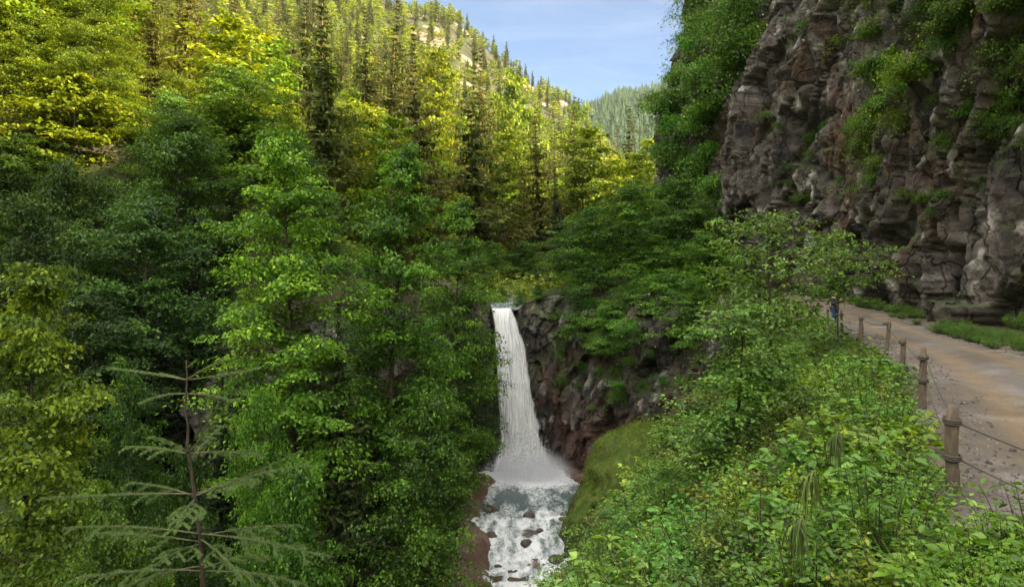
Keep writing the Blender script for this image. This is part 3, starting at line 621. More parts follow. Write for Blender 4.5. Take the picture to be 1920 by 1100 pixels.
def spruce_parts(seed, H, R, whorls=34, br=6, cards=10, t0=.08, droop=.35, hang=.6, trunk_r=.3, cs=.6, gap=0.1, lean=0.0):
    rng = np.random.default_rng(seed); tr = MB(); cr = MB()
    zt = np.linspace(0, 1, 9); bx = .012 * H * np.sin(zt * 4 + seed); add_tube(tr, np.stack([bx, 0 * zt, zt * H], -1), trunk_r * (1.02 - zt), 7)
    C, A, N, S, T = [], [], [], [], []
    for w in range(whorls):
        t = t0 + (1 - t0) * (w + rng.uniform(-.2, .4)) / whorls; t = min(t, .99)
        rad = R * (1 - t) ** .95 * rng.uniform(.6, 1.2) + .10
        for k in range(br):
            if rng.random() < gap: continue
            az = rng.uniform(0, 2 * PI); L = rad * rng.uniform(.6, 1.15); d = np.array([math.cos(az), math.sin(az), 0]); side = np.array([-d[1], d[0], 0])
            e0 = np.interp(t, [0, .6, 1], [-.25, .05, .8]) ; n = max(3, int(cards * (L / R) ** .7))
            u = (np.arange(n) + rng.random(n)) / n; zc = t * H + L * (e0 * u - droop * u * (1 - u) * 1.6 + .12 * u ** 3)
            c0 = np.array([np.interp(t, zt, bx), 0, 0]) + d * (u * L)[:, None]; c0[:, 2] = zc
            fs = min(1., max(.42, L / (.45 * R)))
            for sg in (-1, 1):
                wd = fs * cs * (1.15 - .55 * u) * rng.uniform(.7, 1.2, n)
                c = c0 + side * (sg * wd * .45)[:, None]; c[:, 2] -= wd * .12
                C.append(c); A.append(unit(side * sg + d * .8 + np.array([0, 0, -.35]) + rng.normal(size=(n, 3)) * .2)); N.append(unit(np.array([0, 0, 1.]) + d * .3 + rng.normal(size=(n, 3)) * .3)); S.append(wd * 1.15); T.append(np.clip(rng.uniform(.3, .7) + .25 * (u - .5) + rng.normal(size=n) * .1, 0, 1))
            h = rng.random(n) < hang; c = c0[h].copy(); wd = fs * cs * rng.uniform(.7, 1.4, h.sum()); c[:, 2] -= wd * .45
            C.append(c + side * (rng.normal(size=h.sum()) * .12 * L)[:, None]); A.append(unit(np.array([0, 0, -1.]) + rng.normal(size=(h.sum(), 3)) * .18)); N.append(unit(d + rng.normal(size=(h.sum(), 3)) * .5)); S.append(wd); T.append(np.clip(rng.normal(size=h.sum()) * .12 + .3, 0, 1))
            if L > .35 * R: add_tube(tr, np.stack([np.array([np.interp(t, zt, bx), 0, t * H]), c0[n // 2], c0[-1]]), [.05, .03, .01], 3)
    C, A, N, S, T = map(np.concatenate, (C, A, N, S, T)); leaves(cr, C, A, N, S, .34, T, 0, 'diamond', .05); return tr, cr
def mk_tree(name, parts, bark, leafm, label, cat, loc, group=None):
    t = empty(name, loc, label, cat, group); parts[0].obj('trunk', bark, t, sm=True); parts[1].obj('crown', leafm, t); return t
def merged(name, parts, bark, leafm):
    b = MB(); b.v = list(parts[0].v); b.f = list(parts[0].f); b.n = parts[0].n
    for v, (f, m_, t_) in zip(parts[1].v, parts[1].f): pass
    off = b.n
    b.v += parts[1].v; b.f += [(f + off, 1, t_) for f, m_, t_ in parts[1].f]; b.n += parts[1].n
    return b.mesh(name, [bark, leafm])
def set_color(o, c):
    for q in [o] + list(o.children):
        q.color = tuple(c) + (1,)
# ---- trees in the shaded ravine: one of each kind, then copies
PR = {}
def proto(key, name, parts, bark, leafm):
    tr, cr = parts; PR[key] = (name, tr.mesh('trunk', [bark], True), cr.mesh('crown', [leafm]), None)
lo = ([0, .25, .5, .75, .92, 1], [.8, 1, .92, .70, .42, .12])
proto('A', 'broadleaf_tree', broad_parts(1, 26, 5.4, .14, 120, 5, 100, .26, lo), M['bark'], M['leaf'])
proto('B', 'broadleaf_tree', broad_parts(2, 24, 5.0, .12, 112, 5, 100, .26, ([0, .2, .5, .8, 1], [.7, .95, 1, .62, .1])), M['bark'], M['leaf'])
proto('C', 'broadleaf_tree', broad_parts(3, 18, 5.6, .12, 88, 5, 110, .24, ([0, .3, .6, .85, 1], [.8, 1, .9, .55, .15]), ragged=.5), M['bark'], M['leaf'])
proto('D', 'broadleaf_tree', broad_parts(4, 12, 4.6, .10, 66, 5, 100, .20, ([0, .3, .7, 1], [.9, 1, .7, .2]), trunk_r=.16), M['bark'], M['leaf'])
PR['DS'] = (PR['D'][0], PR['D'][1], PR['D'][2].copy(), None); PR['DS'][2].materials[0] = M['leaf_sun']  # same tree, sunlight put into its leaf colour
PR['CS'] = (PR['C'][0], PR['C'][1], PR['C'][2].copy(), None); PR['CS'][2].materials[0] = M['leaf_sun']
proto('E', 'young_tree', broad_parts(5, 6.5, 1.9, .15, 80, 5, 42, .105, ([0, .3, .7, 1], [.7, 1, .75, .2]), trunk_r=.07, ragged=.5, leafkind='ovate', upb=.8), M['bark_young'], M['shrub'])
proto('G', 'young_tree', broad_parts(6, 5.0, 2.1, .30, 46, 4, 30, .11, ([0, .4, .7, 1], [.6, 1, .85, .3]), trunk_r=.05, ragged=.55, leafkind='ovate', up0=.5, upb=.8), M['bark_young'], M['shrub'])
proto('H', 'young_tree', broad_parts(9, 5.0, 1.9, .50, 34, 4, 30, .11, ([0, .4, .7, 1], [.8, 1, .85, .3]), trunk_r=.045, ragged=.55, leafkind='ovate', up0=.5, upb=.8), M['bark_young'], M['shrub'])
proto('S', 'spruce_tree', spruce_parts(7, 30, 3.8, 75, 7, 16, cs=.62, hang=.8), M['bark'], M['needle'])
proto('T', 'spruce_tree', spruce_parts(8, 26, 4.4, 60, 7, 18, cs=.7, droop=.5, hang=.5), M['bark'], M['needle'])
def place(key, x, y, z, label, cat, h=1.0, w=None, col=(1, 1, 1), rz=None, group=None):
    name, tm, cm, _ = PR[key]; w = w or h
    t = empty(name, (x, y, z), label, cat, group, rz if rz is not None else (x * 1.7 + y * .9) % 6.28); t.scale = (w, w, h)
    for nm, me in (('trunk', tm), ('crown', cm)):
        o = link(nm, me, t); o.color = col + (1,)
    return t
HT = {'A': 26, 'B': 24, 'C': 18, 'D': 12, 'E': 6.5, 'G': 5.0, 'H': 5.0, 'S': 30, 'T': 26}
RT = {'A': 5.4, 'B': 5.0, 'C': 5.6, 'D': 4.6, 'E': 1.9, 'G': 2.1, 'H': 1.9, 'S': 3.8, 'T': 4.4}
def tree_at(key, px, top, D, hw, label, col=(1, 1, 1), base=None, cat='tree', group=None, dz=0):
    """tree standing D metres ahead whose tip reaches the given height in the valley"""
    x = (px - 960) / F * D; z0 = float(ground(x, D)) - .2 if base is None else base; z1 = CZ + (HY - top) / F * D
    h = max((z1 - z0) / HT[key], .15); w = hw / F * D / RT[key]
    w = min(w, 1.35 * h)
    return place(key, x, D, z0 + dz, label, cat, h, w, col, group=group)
G1 = (1, 1, 1); YG = (1.45, 1.25, .8); DK = (.42, .50, .52); BL = (.75, .95, 1.25); BR = (1.3, 1.35, 1.0)  # DK puts deep shade into the leaf colour
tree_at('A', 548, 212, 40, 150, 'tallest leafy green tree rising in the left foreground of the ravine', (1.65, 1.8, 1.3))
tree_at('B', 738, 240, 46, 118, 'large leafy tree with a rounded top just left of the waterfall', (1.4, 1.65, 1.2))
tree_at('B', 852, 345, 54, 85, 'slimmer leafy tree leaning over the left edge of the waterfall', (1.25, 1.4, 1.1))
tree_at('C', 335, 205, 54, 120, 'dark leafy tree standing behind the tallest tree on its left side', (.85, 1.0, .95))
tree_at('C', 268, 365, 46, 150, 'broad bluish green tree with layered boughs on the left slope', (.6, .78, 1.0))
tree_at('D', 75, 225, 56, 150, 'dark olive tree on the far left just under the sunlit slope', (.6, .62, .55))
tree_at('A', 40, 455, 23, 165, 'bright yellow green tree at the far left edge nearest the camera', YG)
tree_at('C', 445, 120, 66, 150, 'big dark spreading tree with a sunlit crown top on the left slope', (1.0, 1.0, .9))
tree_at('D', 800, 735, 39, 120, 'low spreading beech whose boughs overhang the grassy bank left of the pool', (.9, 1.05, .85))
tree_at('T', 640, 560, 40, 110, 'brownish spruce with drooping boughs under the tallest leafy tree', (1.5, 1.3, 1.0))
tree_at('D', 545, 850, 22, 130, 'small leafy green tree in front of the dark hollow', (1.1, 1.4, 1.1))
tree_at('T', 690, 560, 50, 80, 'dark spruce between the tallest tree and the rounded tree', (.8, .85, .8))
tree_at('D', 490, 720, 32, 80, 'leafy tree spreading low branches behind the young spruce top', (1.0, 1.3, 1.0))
tree_at('S', 420, 430, 56, 70, 'narrow shade tinted spruce just left of the tallest leafy tree', (.5, .6, .6))  # from here to the lower left: tints darkened to imitate the hollow's shade
tree_at('T', 300, 560, 44, 80, 'shade tinted spruce with drooping boughs inside the hollow', (.4, .5, .5))
tree_at('T', 215, 500, 48, 80, 'shade tinted spruce at the left side of the hollow', (.45, .55, .55))
tree_at('T', 420, 700, 38, 70, 'low shade tinted spruce at the foot of the tallest tree', (.4, .5, .45))
tree_at('C', 170, 540, 40, 120, 'shade tinted tree deep in the shaded hollow behind the bright left tree', (.3, .38, .4))
tree_at('S', 370, 400, 50, 90, 'shade tinted spruce hidden deep in the dark hollow', DK)
tree_at('D', 240, 660, 36, 70, 'small shade tinted leafy tree at the bottom of the hollow', (.6, .8, .75))
tree_at('D', 345, 830, 26, 100, 'leafy undergrowth tree behind the young spruce', (.5, .65, .55))
tree_at('D', 200, 890, 20, 120, 'low leafy tree at the lower left behind the young spruce boughs', (.9, .95, .8))
tree_at('D', 880, 560, 60, 60, 'dark bushy tree clinging to the rock left of the waterfall lip', DK)
tree_at('D', 1180, 345, 68, 115, 'bushy bright green tree on the rim right of the waterfall', (1.15, 1.35, 1.15))
tree_at('D', 1100, 385, 70, 90, 'leafy green tree on the plateau behind the waterfall lip', (1.0, 1.2, .95))
tree_at('D', 1268, 335, 71, 105, 'leafy tree between the rim and the vegetated end of the cliff', (1.0, 1.25, 1.1))
tree_at('D', 1225, 440, 65, 120, 'broad green tree overhanging the rock face right of the pool', (1.0, 1.2, 1.05))
tree_at('D', 1325, 430, 61, 100, 'leafy tree on the rim beside the far bend of the road', (.9, 1.1, .9))
tree_at('D', 1150, 560, 62, 60, 'small shrubby tree hanging from the wall right of the waterfall', (1.1, 1.35, 1.0), base=-6)
tree_at('S', 1043, 312, 80, 88, 'dark tall spruce right above the waterfall', (.9, .85, .9))
tree_at('S', 1085, 400, 76, 45, 'short dark spruce beside the tall spruce above the waterfall', (.75, .8, .8))
tree_at('D', 925, 455, 88, 60, 'leafy tree in the valley directly behind the waterfall lip', (1.0, 1.2, .9))
tree_at('D', 985, 450, 92, 60, 'leafy tree behind the waterfall lip at the foot of the dark spruce', (.95, 1.1, .9))
tree_at('D', 895, 470, 76, 60, 'shaded green tree behind the tree leaning over the waterfall', (.85, 1.0, .8))
for px, py, D, kk in ((960, 380, 112, 'S'), (915, 400, 105, 'T'), (1000, 430, 98, 'T'), (1075, 420, 90, 'D'), (955, 470, 96, 'D'), (1010, 500, 84, 'D'), (1060, 490, 80, 'D'), (915, 500, 84, 'D'), (1120, 430, 84, 'D')):
    tree_at(kk, px, py, D, 46, ('dark spruce' if kk in 'ST' else 'shaded leafy tree') + ' crowding the narrow gorge behind the waterfall lip', (.85, 1.0, .8), group=('spruces' if kk in 'ST' else 'leafy trees') + ' crowding the gorge behind the lip')
for px, py, D in ((905, 545, 70), (940, 545, 74), (975, 550, 71), (1010, 545, 70), (1040, 570, 69)):
    tree_at('D', px, py, D, 34, 'low green bush fringing the edge of the waterfall lip', (.75, .95, .8), cat='bush', group='bushes along the waterfall lip')
for px, top, D, hw, lab in ((20, 255, 53, 110, 'dark olive tree cut by the left border below the sunlit slope'), (110, 290, 50, 100, 'dark rounded tree right of the olive tree at the left border'), (-60, 300, 48, 110, 'olive tree mostly hidden behind the left border'), (185, 335, 52, 90, 'dark leafy tree above the shaded hollow'), (60, 370, 45, 110, 'low dark tree above the bright tree at the far left'), (150, 410, 44, 80, 'small dark tree beside the upper rim of the hollow')):
    tree_at('D', px, top, D, hw, lab, (.62, .68, .55))
for px, top, D, hw, bz, lab in ((1110, 470, 67, 70, -5.5, 'bushy tree rooted in the wall just right of the waterfall lip'), (1250, 500, 60, 85, -5.5, 'bushy tree hanging over the middle of the ravine wall'), (1300, 520, 55, 60, -4.5, 'small bushy tree at the right end of the ravine wall'), (1185, 520, 63.5, 60, -5.5, 'small leafy tree leaning from the ravine wall')):
    tree_at('D', px, top, D, hw, lab, (1.0, 1.25, 1.0), base=bz)
# trees filling the left slope; the sun_ ones get sunlight put into their colour
rngf = np.random.default_rng(17); fl_ = []
for _ in range(4000):
    y = rngf.uniform(30, 66); x = rngf.uniform(-52, -13); px = 960 + F * x / y
    if px < -130 or (px > 480 and y < 58) or px > 640 or len(fl_) > 56 or any((x - a) ** 2 + (y - b) ** 2 < 20 for a, b in fl_): continue
    zc_ = float(ground(x, y)) + 5; pc_ = HY + (CZ - zc_) / y * F
    if 150 < px < 640 and 400 < pc_ < 1000: continue
    if px < 170 and 430 < pc_: continue
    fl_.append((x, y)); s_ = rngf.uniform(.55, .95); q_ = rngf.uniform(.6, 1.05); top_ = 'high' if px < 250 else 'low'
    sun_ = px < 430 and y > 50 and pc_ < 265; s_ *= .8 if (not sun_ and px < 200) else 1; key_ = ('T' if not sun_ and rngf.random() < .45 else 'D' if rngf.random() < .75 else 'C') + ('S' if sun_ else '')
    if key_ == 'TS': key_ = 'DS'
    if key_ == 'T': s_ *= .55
    place(key_, x, y, float(ground(x, y)) - .3, f'small tree filling the {top_} part of the left slope', 'tree', s_, s_ * 1.05, (q_ * .95, q_ * 1.05, q_ * .9) if not sun_ else (1.05 * q_, 1.1 * q_, .7 * q_), group=f'small shaded trees {top_} on the left slope')
# ---- light young trees on the embankment
tree_at('E', 1385, 560, 14, 190, 'slender grey stemmed young tree with airy leaves on the embankment', (1.05, 1.1, 1.05))
tree_at('G', 1445, 395, 27, 150, 'airy young tree arching over the far bend of the road', (1.0, 1.0, .95))
tree_at('H', 1572, 435, 28, 80, 'thin many stemmed young tree shading the person', (.95, 1.0, .8))
tree_at('E', 1245, 860, 14, 80, 'small leafy sapling low on the embankment edge', (1.0, 1.05, .85))
tree_at('G', 1130, 985, 10, 90, 'sapling with fine leaves at the bottom beside the rapids', (1.05, 1.1, .85))
tree_at('E', 1490, 640, 21, 110, 'young tree in the middle of the embankment thicket', (.8, .95, .8))

# ---- shrubs
def shrub_parts(seed, R, H, stems=46, per=26, ls=.07, wr=.55, droop=.3):
    rng = np.random.default_rng(seed); st = MB(); lf = MB()
    for i in range(stems):
        az = rng.uniform(0, 2 * PI); rr = R * math.sqrt(rng.uniform(.02, 1)); h = H * (1 - .45 * (rr / R) ** 2) * rng.uniform(.6, 1.08); d = np.array([math.cos(az), math.sin(az), 0]); s = np.linspace(0, 1, 7)
        b0 = d * rr * .45; pts = b0 + d * (rr * .55 * s ** 1.4)[:, None] + np.array([0, 0, 1.]) * (h * (s - droop * s ** 3 * .5))[:, None]; pts += rng.normal(size=3) * .04 * s[:, None]
        add_tube(st, pts, np.linspace(.009, .003, 7), 3)
        n = int(per * rng.uniform(.7, 1.2)); u = rng.uniform(.22, 1, n); c = np.stack([np.interp(u, s, pts[:, k]) for k in range(3)], -1)
        a = np.arange(n) * 2.4 + rng.random(n); out = np.stack([np.cos(a), np.sin(a), np.full(n, .1)], -1); c = c + out * (rng.uniform(.01, .09, n) * R)[:, None]
        ax = unit(out + d * .4 + rng.normal(size=(n, 3)) * .25 - np.array([0, 0, .15])); nr = unit(np.array([0, 0, 1.1]) + d * .35 + rng.normal(size=(n, 3)) * .38)
        leaves(lf, c, ax, nr, ls * rng.uniform(.6, 1.35, n), wr, np.clip(rng.uniform(.3, .7) + .18 * (u - .6) + rng.normal(size=n) * .12, 0, 1), 0, 'ovate')
    return st, lf
SH = [shrub_parts(11, .85, 1.2, 62, 34, .070), shrub_parts(12, .75, 1.0, 60, 40, .052, .62), shrub_parts(13, .9, 1.35, 44, 22, .115, .6, .5), shrub_parts(14, .8, .8, 70, 34, .045, .5)]
SHM = [(a.mesh('stems', [M['bark_young']]), b.mesh('leaves', [M['shrub']])) for a, b in SH]
kinds = ['glossy mid sized', 'small rounded', 'large pale', 'fine twiggy']
def zone(px, py, D):
    if D < 6.5: return 'at the bottom right nearest the camera' if px > 1100 else 'at the bottom left nearest the camera'
    if D < 13: return 'beside the near rope fence posts' if px > 1450 else 'on the steep slope below the slender young tree'
    if D < 24: return 'on the embankment below the middle fence posts' if px > 1400 else 'on the embankment above the mossy outcrop'
    return 'on the brow by the far bend of the road'
def shrub(x, y, k, s, z=None, label=None, col=None, group=None, rot=None):
    z = float(ground(x, y)) if z is None else z
    px = 960 + F * x / y if y > 1 else 0; zn_ = zone(px, 0, y)
    t = empty('shrub', (x, y, z - .05), label or f'{kinds[k]} leaved green shrub {zn_}', 'shrub', group or f'{kinds[k]} leaved shrubs {zn_}', rot if rot is not None else rng.uniform(0, 6.28)); t.scale = (s, s, s * rng.uniform(.85, 1.15))
    c = col or ((1.9, .75, .45) if rng.random() < .012 and y > 9 else (1.5, 1.25, .7) if rng.random() < .1 else (rng.uniform(.7, 1.3), rng.uniform(.8, 1.2), rng.uniform(.7, 1.3)))
    for nm, me in zip(('stems', 'leaves'), SHM[k]): o = link(nm, me, t); o.color = tuple(c) + (1,)
    return t
rng = np.random.default_rng(77)
pts_ = []; tries = 0
while len(pts_) < 285 and tries < 20000:
    tries += 1
    y = math.exp(rng.uniform(math.log(3.4), math.log(48))); tdist = rng.uniform(.55, 13); x = float(xL(y)) - tdist / .87
    px = 960 + F * x / y
    if px < 985 or px > 1990: continue
    if y > 34 and tdist > 5.5: continue
    z = float(ground(x, y)); py = HY + (CZ - z - .8) / y * F
    if py > 1260 or z < -12: continue
    if px < np.interp(py - 30, [560, 700, 800, 900, 1000, 1100], [1335, 1290, 1205, 1165, 1100, 1020]) + 70 * 8 / y: continue
    sp = .62 + .030 * y
    if any((x - a) ** 2 + (y - b) ** 2 < (sp * .5 * (1 + y / 30)) ** 2 * 1.0 + .12 for a, b in pts_): continue
    pts_.append((x, y)); k = int(rng.choice([0, 1, 2, 3], p=[.36, .26, .22, .16])); 
    s = rng.uniform(.75, 1.1) * (1 + y / 45); s = min(s, (tdist + .3) * .95 + .1) if tdist < 1.2 else s
    if y < 5.5: s = min(s, .8)
    if 18 < y < 40 and 1470 < px < 1660: s = min(s, .55)
    shrub(x, y, k, s)
for px, D, s, k in ((1850, 4.4, .8, 0), (1925, 4.6, .95, 2), (1760, 4.3, .75, 1), (1880, 5.3, .75, 1), (1960, 5.4, .9, 0), (1830, 5.6, .6, 2), (1930, 3.6, .9, 0), (1700, 3.9, .8, 2), (1840, 3.4, .75, 1)):
    x = (px - 960) / F * D; shrub(x, D, k, s, z=max(float(ground(x, D)), -.25), label=f'{kinds[k]} leaved shrub filling the bottom right corner below the gravel', group=f'{kinds[k]} leaved shrubs in the bottom right corner', col=(1.05, 1.1, .8))
# left foreground leafy plants
for (px, D, k, s, lab) in [(30, 4.2, 2, .75, 'large pale leaved plant at the bottom left corner'), (110, 6.0, 1, .9, 'small leaved bush right of the pale leaved corner plant'), (215, 5.0, 2, .55, 'low bright green plant at the foot of the young spruce'),
                         (-20, 6.5, 0, 1.1, 'green bush cut off by the left border of the picture'), (330, 6.4, 1, .7, 'low bush behind the stem of the young spruce'), (500, 6.0, 3, .6, 'fine twiggy bush right of the young spruce stem'),
                         (720, 6.2, 3, .32, 'low twiggy bush at the bottom edge left of the stream'), (868, 5.2, 1, .36, 'small bush at the bottom edge beside the stream')]:
    x = (px - 960) / F * D; shrub(x, D, k, s, label=lab, group='leafy plants of the left foreground', col=(1.3, 1.15, .75) if k != 2 else (1.2, 1.15, .9))

# ---- ferns
def fern_parts(seed, fr=9, L=.75, pairs=24, rise=.95):
    rng = np.random.default_rng(seed); lf = MB(); st = MB()
    for i in range(fr):
        az = 2 * PI * i / fr + rng.uniform(-.25, .25); d = np.array([math.cos(az), math.sin(az), 0]); side = np.array([-d[1], d[0], 0]); l = L * rng.uniform(.75, 1.1); s = np.linspace(0, 1, 14)
        pts = d * (l * (s * .85))[:, None] + np.array([0, 0, 1.]) * (l * (rise * s - .75 * s ** 2.2))[:, None]; add_tube(st, pts, np.linspace(.006, .0015, 14), 3, 0, .4)
        tg = unit(np.gradient(pts, axis=0)); up = np.cross(tg, side) ; up = up * np.sign(up[:, 2:3] + 1e-6)
        for k in range(pairs):
            u = .12 + .88 * k / pairs; c = np.array([np.interp(u, s, pts[:, q]) for q in range(3)]); t = np.array([np.interp(u, s, tg[:, q]) for q in range(3)]); n_ = np.array([np.interp(u, s, up[:, q]) for q in range(3)])
            pl = l * .25 * math.sin(min(1, (u + .05) * 1.25) * PI * .82 + .25)
            if pl < .012: continue
            for sg in (-1, 1):
                ax = unit(side * sg + t * .35 + n_ * .05 + rng.normal(size=3) * .04); m_ = 9; w = np.linspace(.08, 1, m_)
                cc = c + ax * (w * pl)[:, None]; b = unit(np.cross(n_, ax))
                for s2 in (-1, 1): leaves(lf, cc, b * s2 + ax * .7 + np.zeros((m_, 3)), np.tile(n_, (m_, 1)), pl * .135 * (1.2 - .8 * w), .42, np.clip(.55 + rng.normal() * .12 + 0 * w, 0, 1), 0, 'diamond', .02)
    return st, lf
FE = [fern_parts(21, 7, .85, 17, 1.25), fern_parts(22, 6, .75, 16, 1.35)]; FEM = [(a.mesh('stalks', [M['fern']]), b.mesh('fronds', [M['fern']])) for a, b in FE]
def fern(x, y, s, label, group=None, z=None, col=(1, 1, 1), rz=0):
    t = empty('fern', (x, y, (float(ground(x, y)) if z is None else z) - .03), label, 'fern', group, rz); t.scale = (s, s, s)
    for nm, me in zip(('stalks', 'fronds'), FEM[int(x * 7) % 2]): o = link(nm, me, t); o.color = col + (1,)
for (px, D, s, dz, lab) in [(1800, 3.3, 1.25, .25, 'bright green fern with broad fronds at the bottom right corner'), (1905, 3.9, 1.35, .2, 'fern against the right border beside the gravel'), (1625, 3.3, .6, .1, 'low fern among the shrubs at the bottom right'), (700, 4.2, .55, -.1, 'fern tip reaching in at the bottom left of the stream'), (1540, 3.2, .6, -.2, 'yellow green fern at the bottom below the drooping grass'), (455, 4.3, .5, 0, 'small fern beside the foot of the young spruce')]:
    x = (px - 960) / F * D; fern(x, D, s, lab, z=float(ground(x, D)) + dz, col=(1.15, 1.1, .8))
for i in range(64):
    y = rng.uniform(13, 60) if i > 44 else rng.uniform(13, 34); p_ = road_pt(y, rng.uniform(3.7, 6.0)); s = rng.uniform(.6, 1.15)
    fern(p_[0], p_[1], s, 'low fern growing along the foot of the cliff beside the road', 'ferns along the foot of the cliff', z=p_[2] + .08, col=(rng.uniform(.7, 1), rng.uniform(.75, .95), .8), rz=rng.uniform(0, 6))
for i in range(130):
    y = rng.uniform(14, 66) if i < 80 else rng.uniform(15, 34); p_ = road_pt(y, rng.uniform(3.7, 6.1) if i < 80 else rng.uniform(3.7, 5.0)); k = int(rng.integers(0, 4)); s = rng.uniform(.28, .62)
    shrub(p_[0], p_[1], k, s, z=p_[2] + .05, label=f'low {kinds[k]} leaved bush at the foot of the cliff', group=f'low {kinds[k]} leaved bushes at the cliff foot', col=(.7, .8, .8))

for i in range(70):
    y = rng.uniform(21, 62); x = xCl(y) - rng.uniform(.2, 2.4); s = rng.uniform(.6, 1.2); z = float(zr(y)) + .08
    if i % 2: fern(x, y, s, 'fern at the cliff foot on the far verge of the road', 'ferns along the foot of the cliff', z=z, col=(rng.uniform(.7, 1), rng.uniform(.75, .95), .8), rz=rng.uniform(0, 6))
    else: k = int(rng.integers(0, 4)); shrub(x, y, k, s * .8, z=z, label=f'low {kinds[k]} leaved bush at the foot of the cliff', group=f'low {kinds[k]} leaved bushes at the cliff foot', col=(.8, .9, .8))
# ---- plants on the cliff and on the ravine rock
def clump_parts(seed, R, n=900, ls=.13, hang=.6):
    rng = np.random.default_rng(seed); st = MB(); lf = MB()
    for i in range(16):
        a = rng.uniform(-1.5, 1.5); L = R * rng.uniform(.3, 1.55); s = np.linspace(0, 1, 6); d = np.array([math.sin(a), -abs(math.cos(a)), 0])
        pts = d * (L * s)[:, None] + np.array([0, 0, 1.]) * (L * (rng.uniform(.1, .9) * s - hang * 1.3 * s ** 2))[:, None]; add_tube(st, pts, np.linspace(.022, .005, 6), 3)
        m_ = n // 16; u = rng.uniform(.15, 1, m_); c = np.stack([np.interp(u, s, pts[:, k]) for k in range(3)], -1) + rng.normal(size=(m_, 3)) * R * .16 * np.array([1, 1, .7])
        leaves(lf, c, rng.normal(size=(m_, 3)) * .6 + d * .6 - np.array([0, 0, .5]), unit(np.array([0, -.35, 1.]) + rng.normal(size=(m_, 3)) * .45), ls * rng.uniform(.6, 1.3, m_), .55, np.clip(rng.uniform(.3, .7) + rng.normal(size=m_) * .13, 0, 1), 0, 'diamond')
    return st, lf
CM = [(a.mesh('stems', [M['bark_young']]), b.mesh('leaves', [M['leaf']])) for a, b in (clump_parts(31, 1.3, 1500, .13), clump_parts(32, 1.1, 1300, .11, 1.0), clump_parts(33, 1.5, 1900, .15, .3), clump_parts(34, .8, 800, .09, .9))]
def clump(px, py, s, k, label, group, col):
    h = cast(px, py)
    if h[0] is None: return
    p, n_ = h[0], h[1]
    if n_.dot(Vector((0, 0, CZ)) - p) < 0: n_ = -n_
    t = empty('hanging_plant', p - n_ * .1, label, 'plant', group, math.atan2(n_.x, -n_.y)); t.scale = (s, s, s)
    for nm, me in zip(('stems', 'leaves'), CM[k]): o = link(nm, me, t); o.color = tuple(col) + (1,)
def scat(n, poly, smin, smax, label, group, col, var=.2):
    c = 0; tr_ = 0; poly = np.array(poly, float); x0, y0 = poly.min(0); x1, y1 = poly.max(0)
    while c < n and tr_ < n * 30:
        tr_ += 1; px, py = rng.uniform(x0, x1), rng.uniform(y0, y1)
        ins = False; j = len(poly) - 1
        for i in range(len(poly)):
            if (poly[i][1] > py) != (poly[j][1] > py) and px < (poly[j][0] - poly[i][0]) * (py - poly[i][1]) / (poly[j][1] - poly[i][1]) + poly[i][0]: ins = not ins
            j = i
        if not ins: continue
        clump(px, py, rng.uniform(smin, smax), int(rng.integers(0, 4)), label, group, [q * rng.uniform(1 - var, 1 + var) for q in col]); c += 1
scat(146, [(1225, -60), (1400, -60), (1395, 120), (1340, 260), (1350, 420), (1400, 560), (1230, 560), (1240, 200)], 1.4, 2.6, 'leafy bush clinging to the shaded end face of the cliff', 'bushes on the end face of the cliff', (1.1, 1.35, 1.0))
scat(30, [(1560, 60), (1640, 120), (1720, 110), (1700, 200), (1650, 330), (1590, 380), (1600, 200)], .7, 1.5, 'green plant in the diagonal band growing across the upper cliff', 'plants in the diagonal band on the cliff', (1.2, 1.25, .7))
scat(36, [(1480, -60), (1960, -60), (1960, 60), (1780, 120), (1640, 90), (1500, 60)], .6, 1.35, 'leafy plant hanging over the top of the cliff', 'plants hanging at the top of the cliff', (.85, .95, .6))
scat(14, [(1860, 60), (1960, 40), (1960, 320), (1890, 280)], .6, 1.1, 'leafy sprig growing on the cliff near the right border', 'sprigs on the cliff near the right border', (.9, .95, .6))
scat(10, [(1740, 180), (1860, 180), (1900, 290), (1740, 280)], .5, .9, 'small plant rooted in a crack of the right part of the cliff', 'small plants on the right part of the cliff', (1.0, 1.1, .8))
scat(14, [(1430, 190), (1560, 180), (1600, 340), (1440, 400)], .5, 1.0, 'small plant tucked on a ledge of the middle cliff', 'plants on ledges of the middle cliff', (.9, 1.0, .7))
scat(6, [(1620, 330), (1900, 330), (1900, 560), (1650, 560)], .3, .6, 'tiny tuft growing low on the bare cliff', 'tufts low on the bare cliff', (.9, .9, .7))
scat(22, [(1000, 560), (1180, 540), (1200, 700), (1150, 780), (1040, 740)], .5, 1.1, 'green plant hanging on the wet rock right of the waterfall', 'plants on the rock right of the waterfall', (1.0, 1.2, .9))
scat(14, [(1180, 540), (1330, 520), (1320, 720), (1170, 760)], .5, 1.0, 'green plant hanging over the rock face below the road', 'plants on the rock face below the road', (1.0, 1.15, .8))
scat(6, [(800, 540), (925, 560), (925, 640), (800, 700)], .6, 1.3, 'dark plant hanging on the rock left of the waterfall', 'plants on the rock left of the waterfall', (.6, .8, .7))

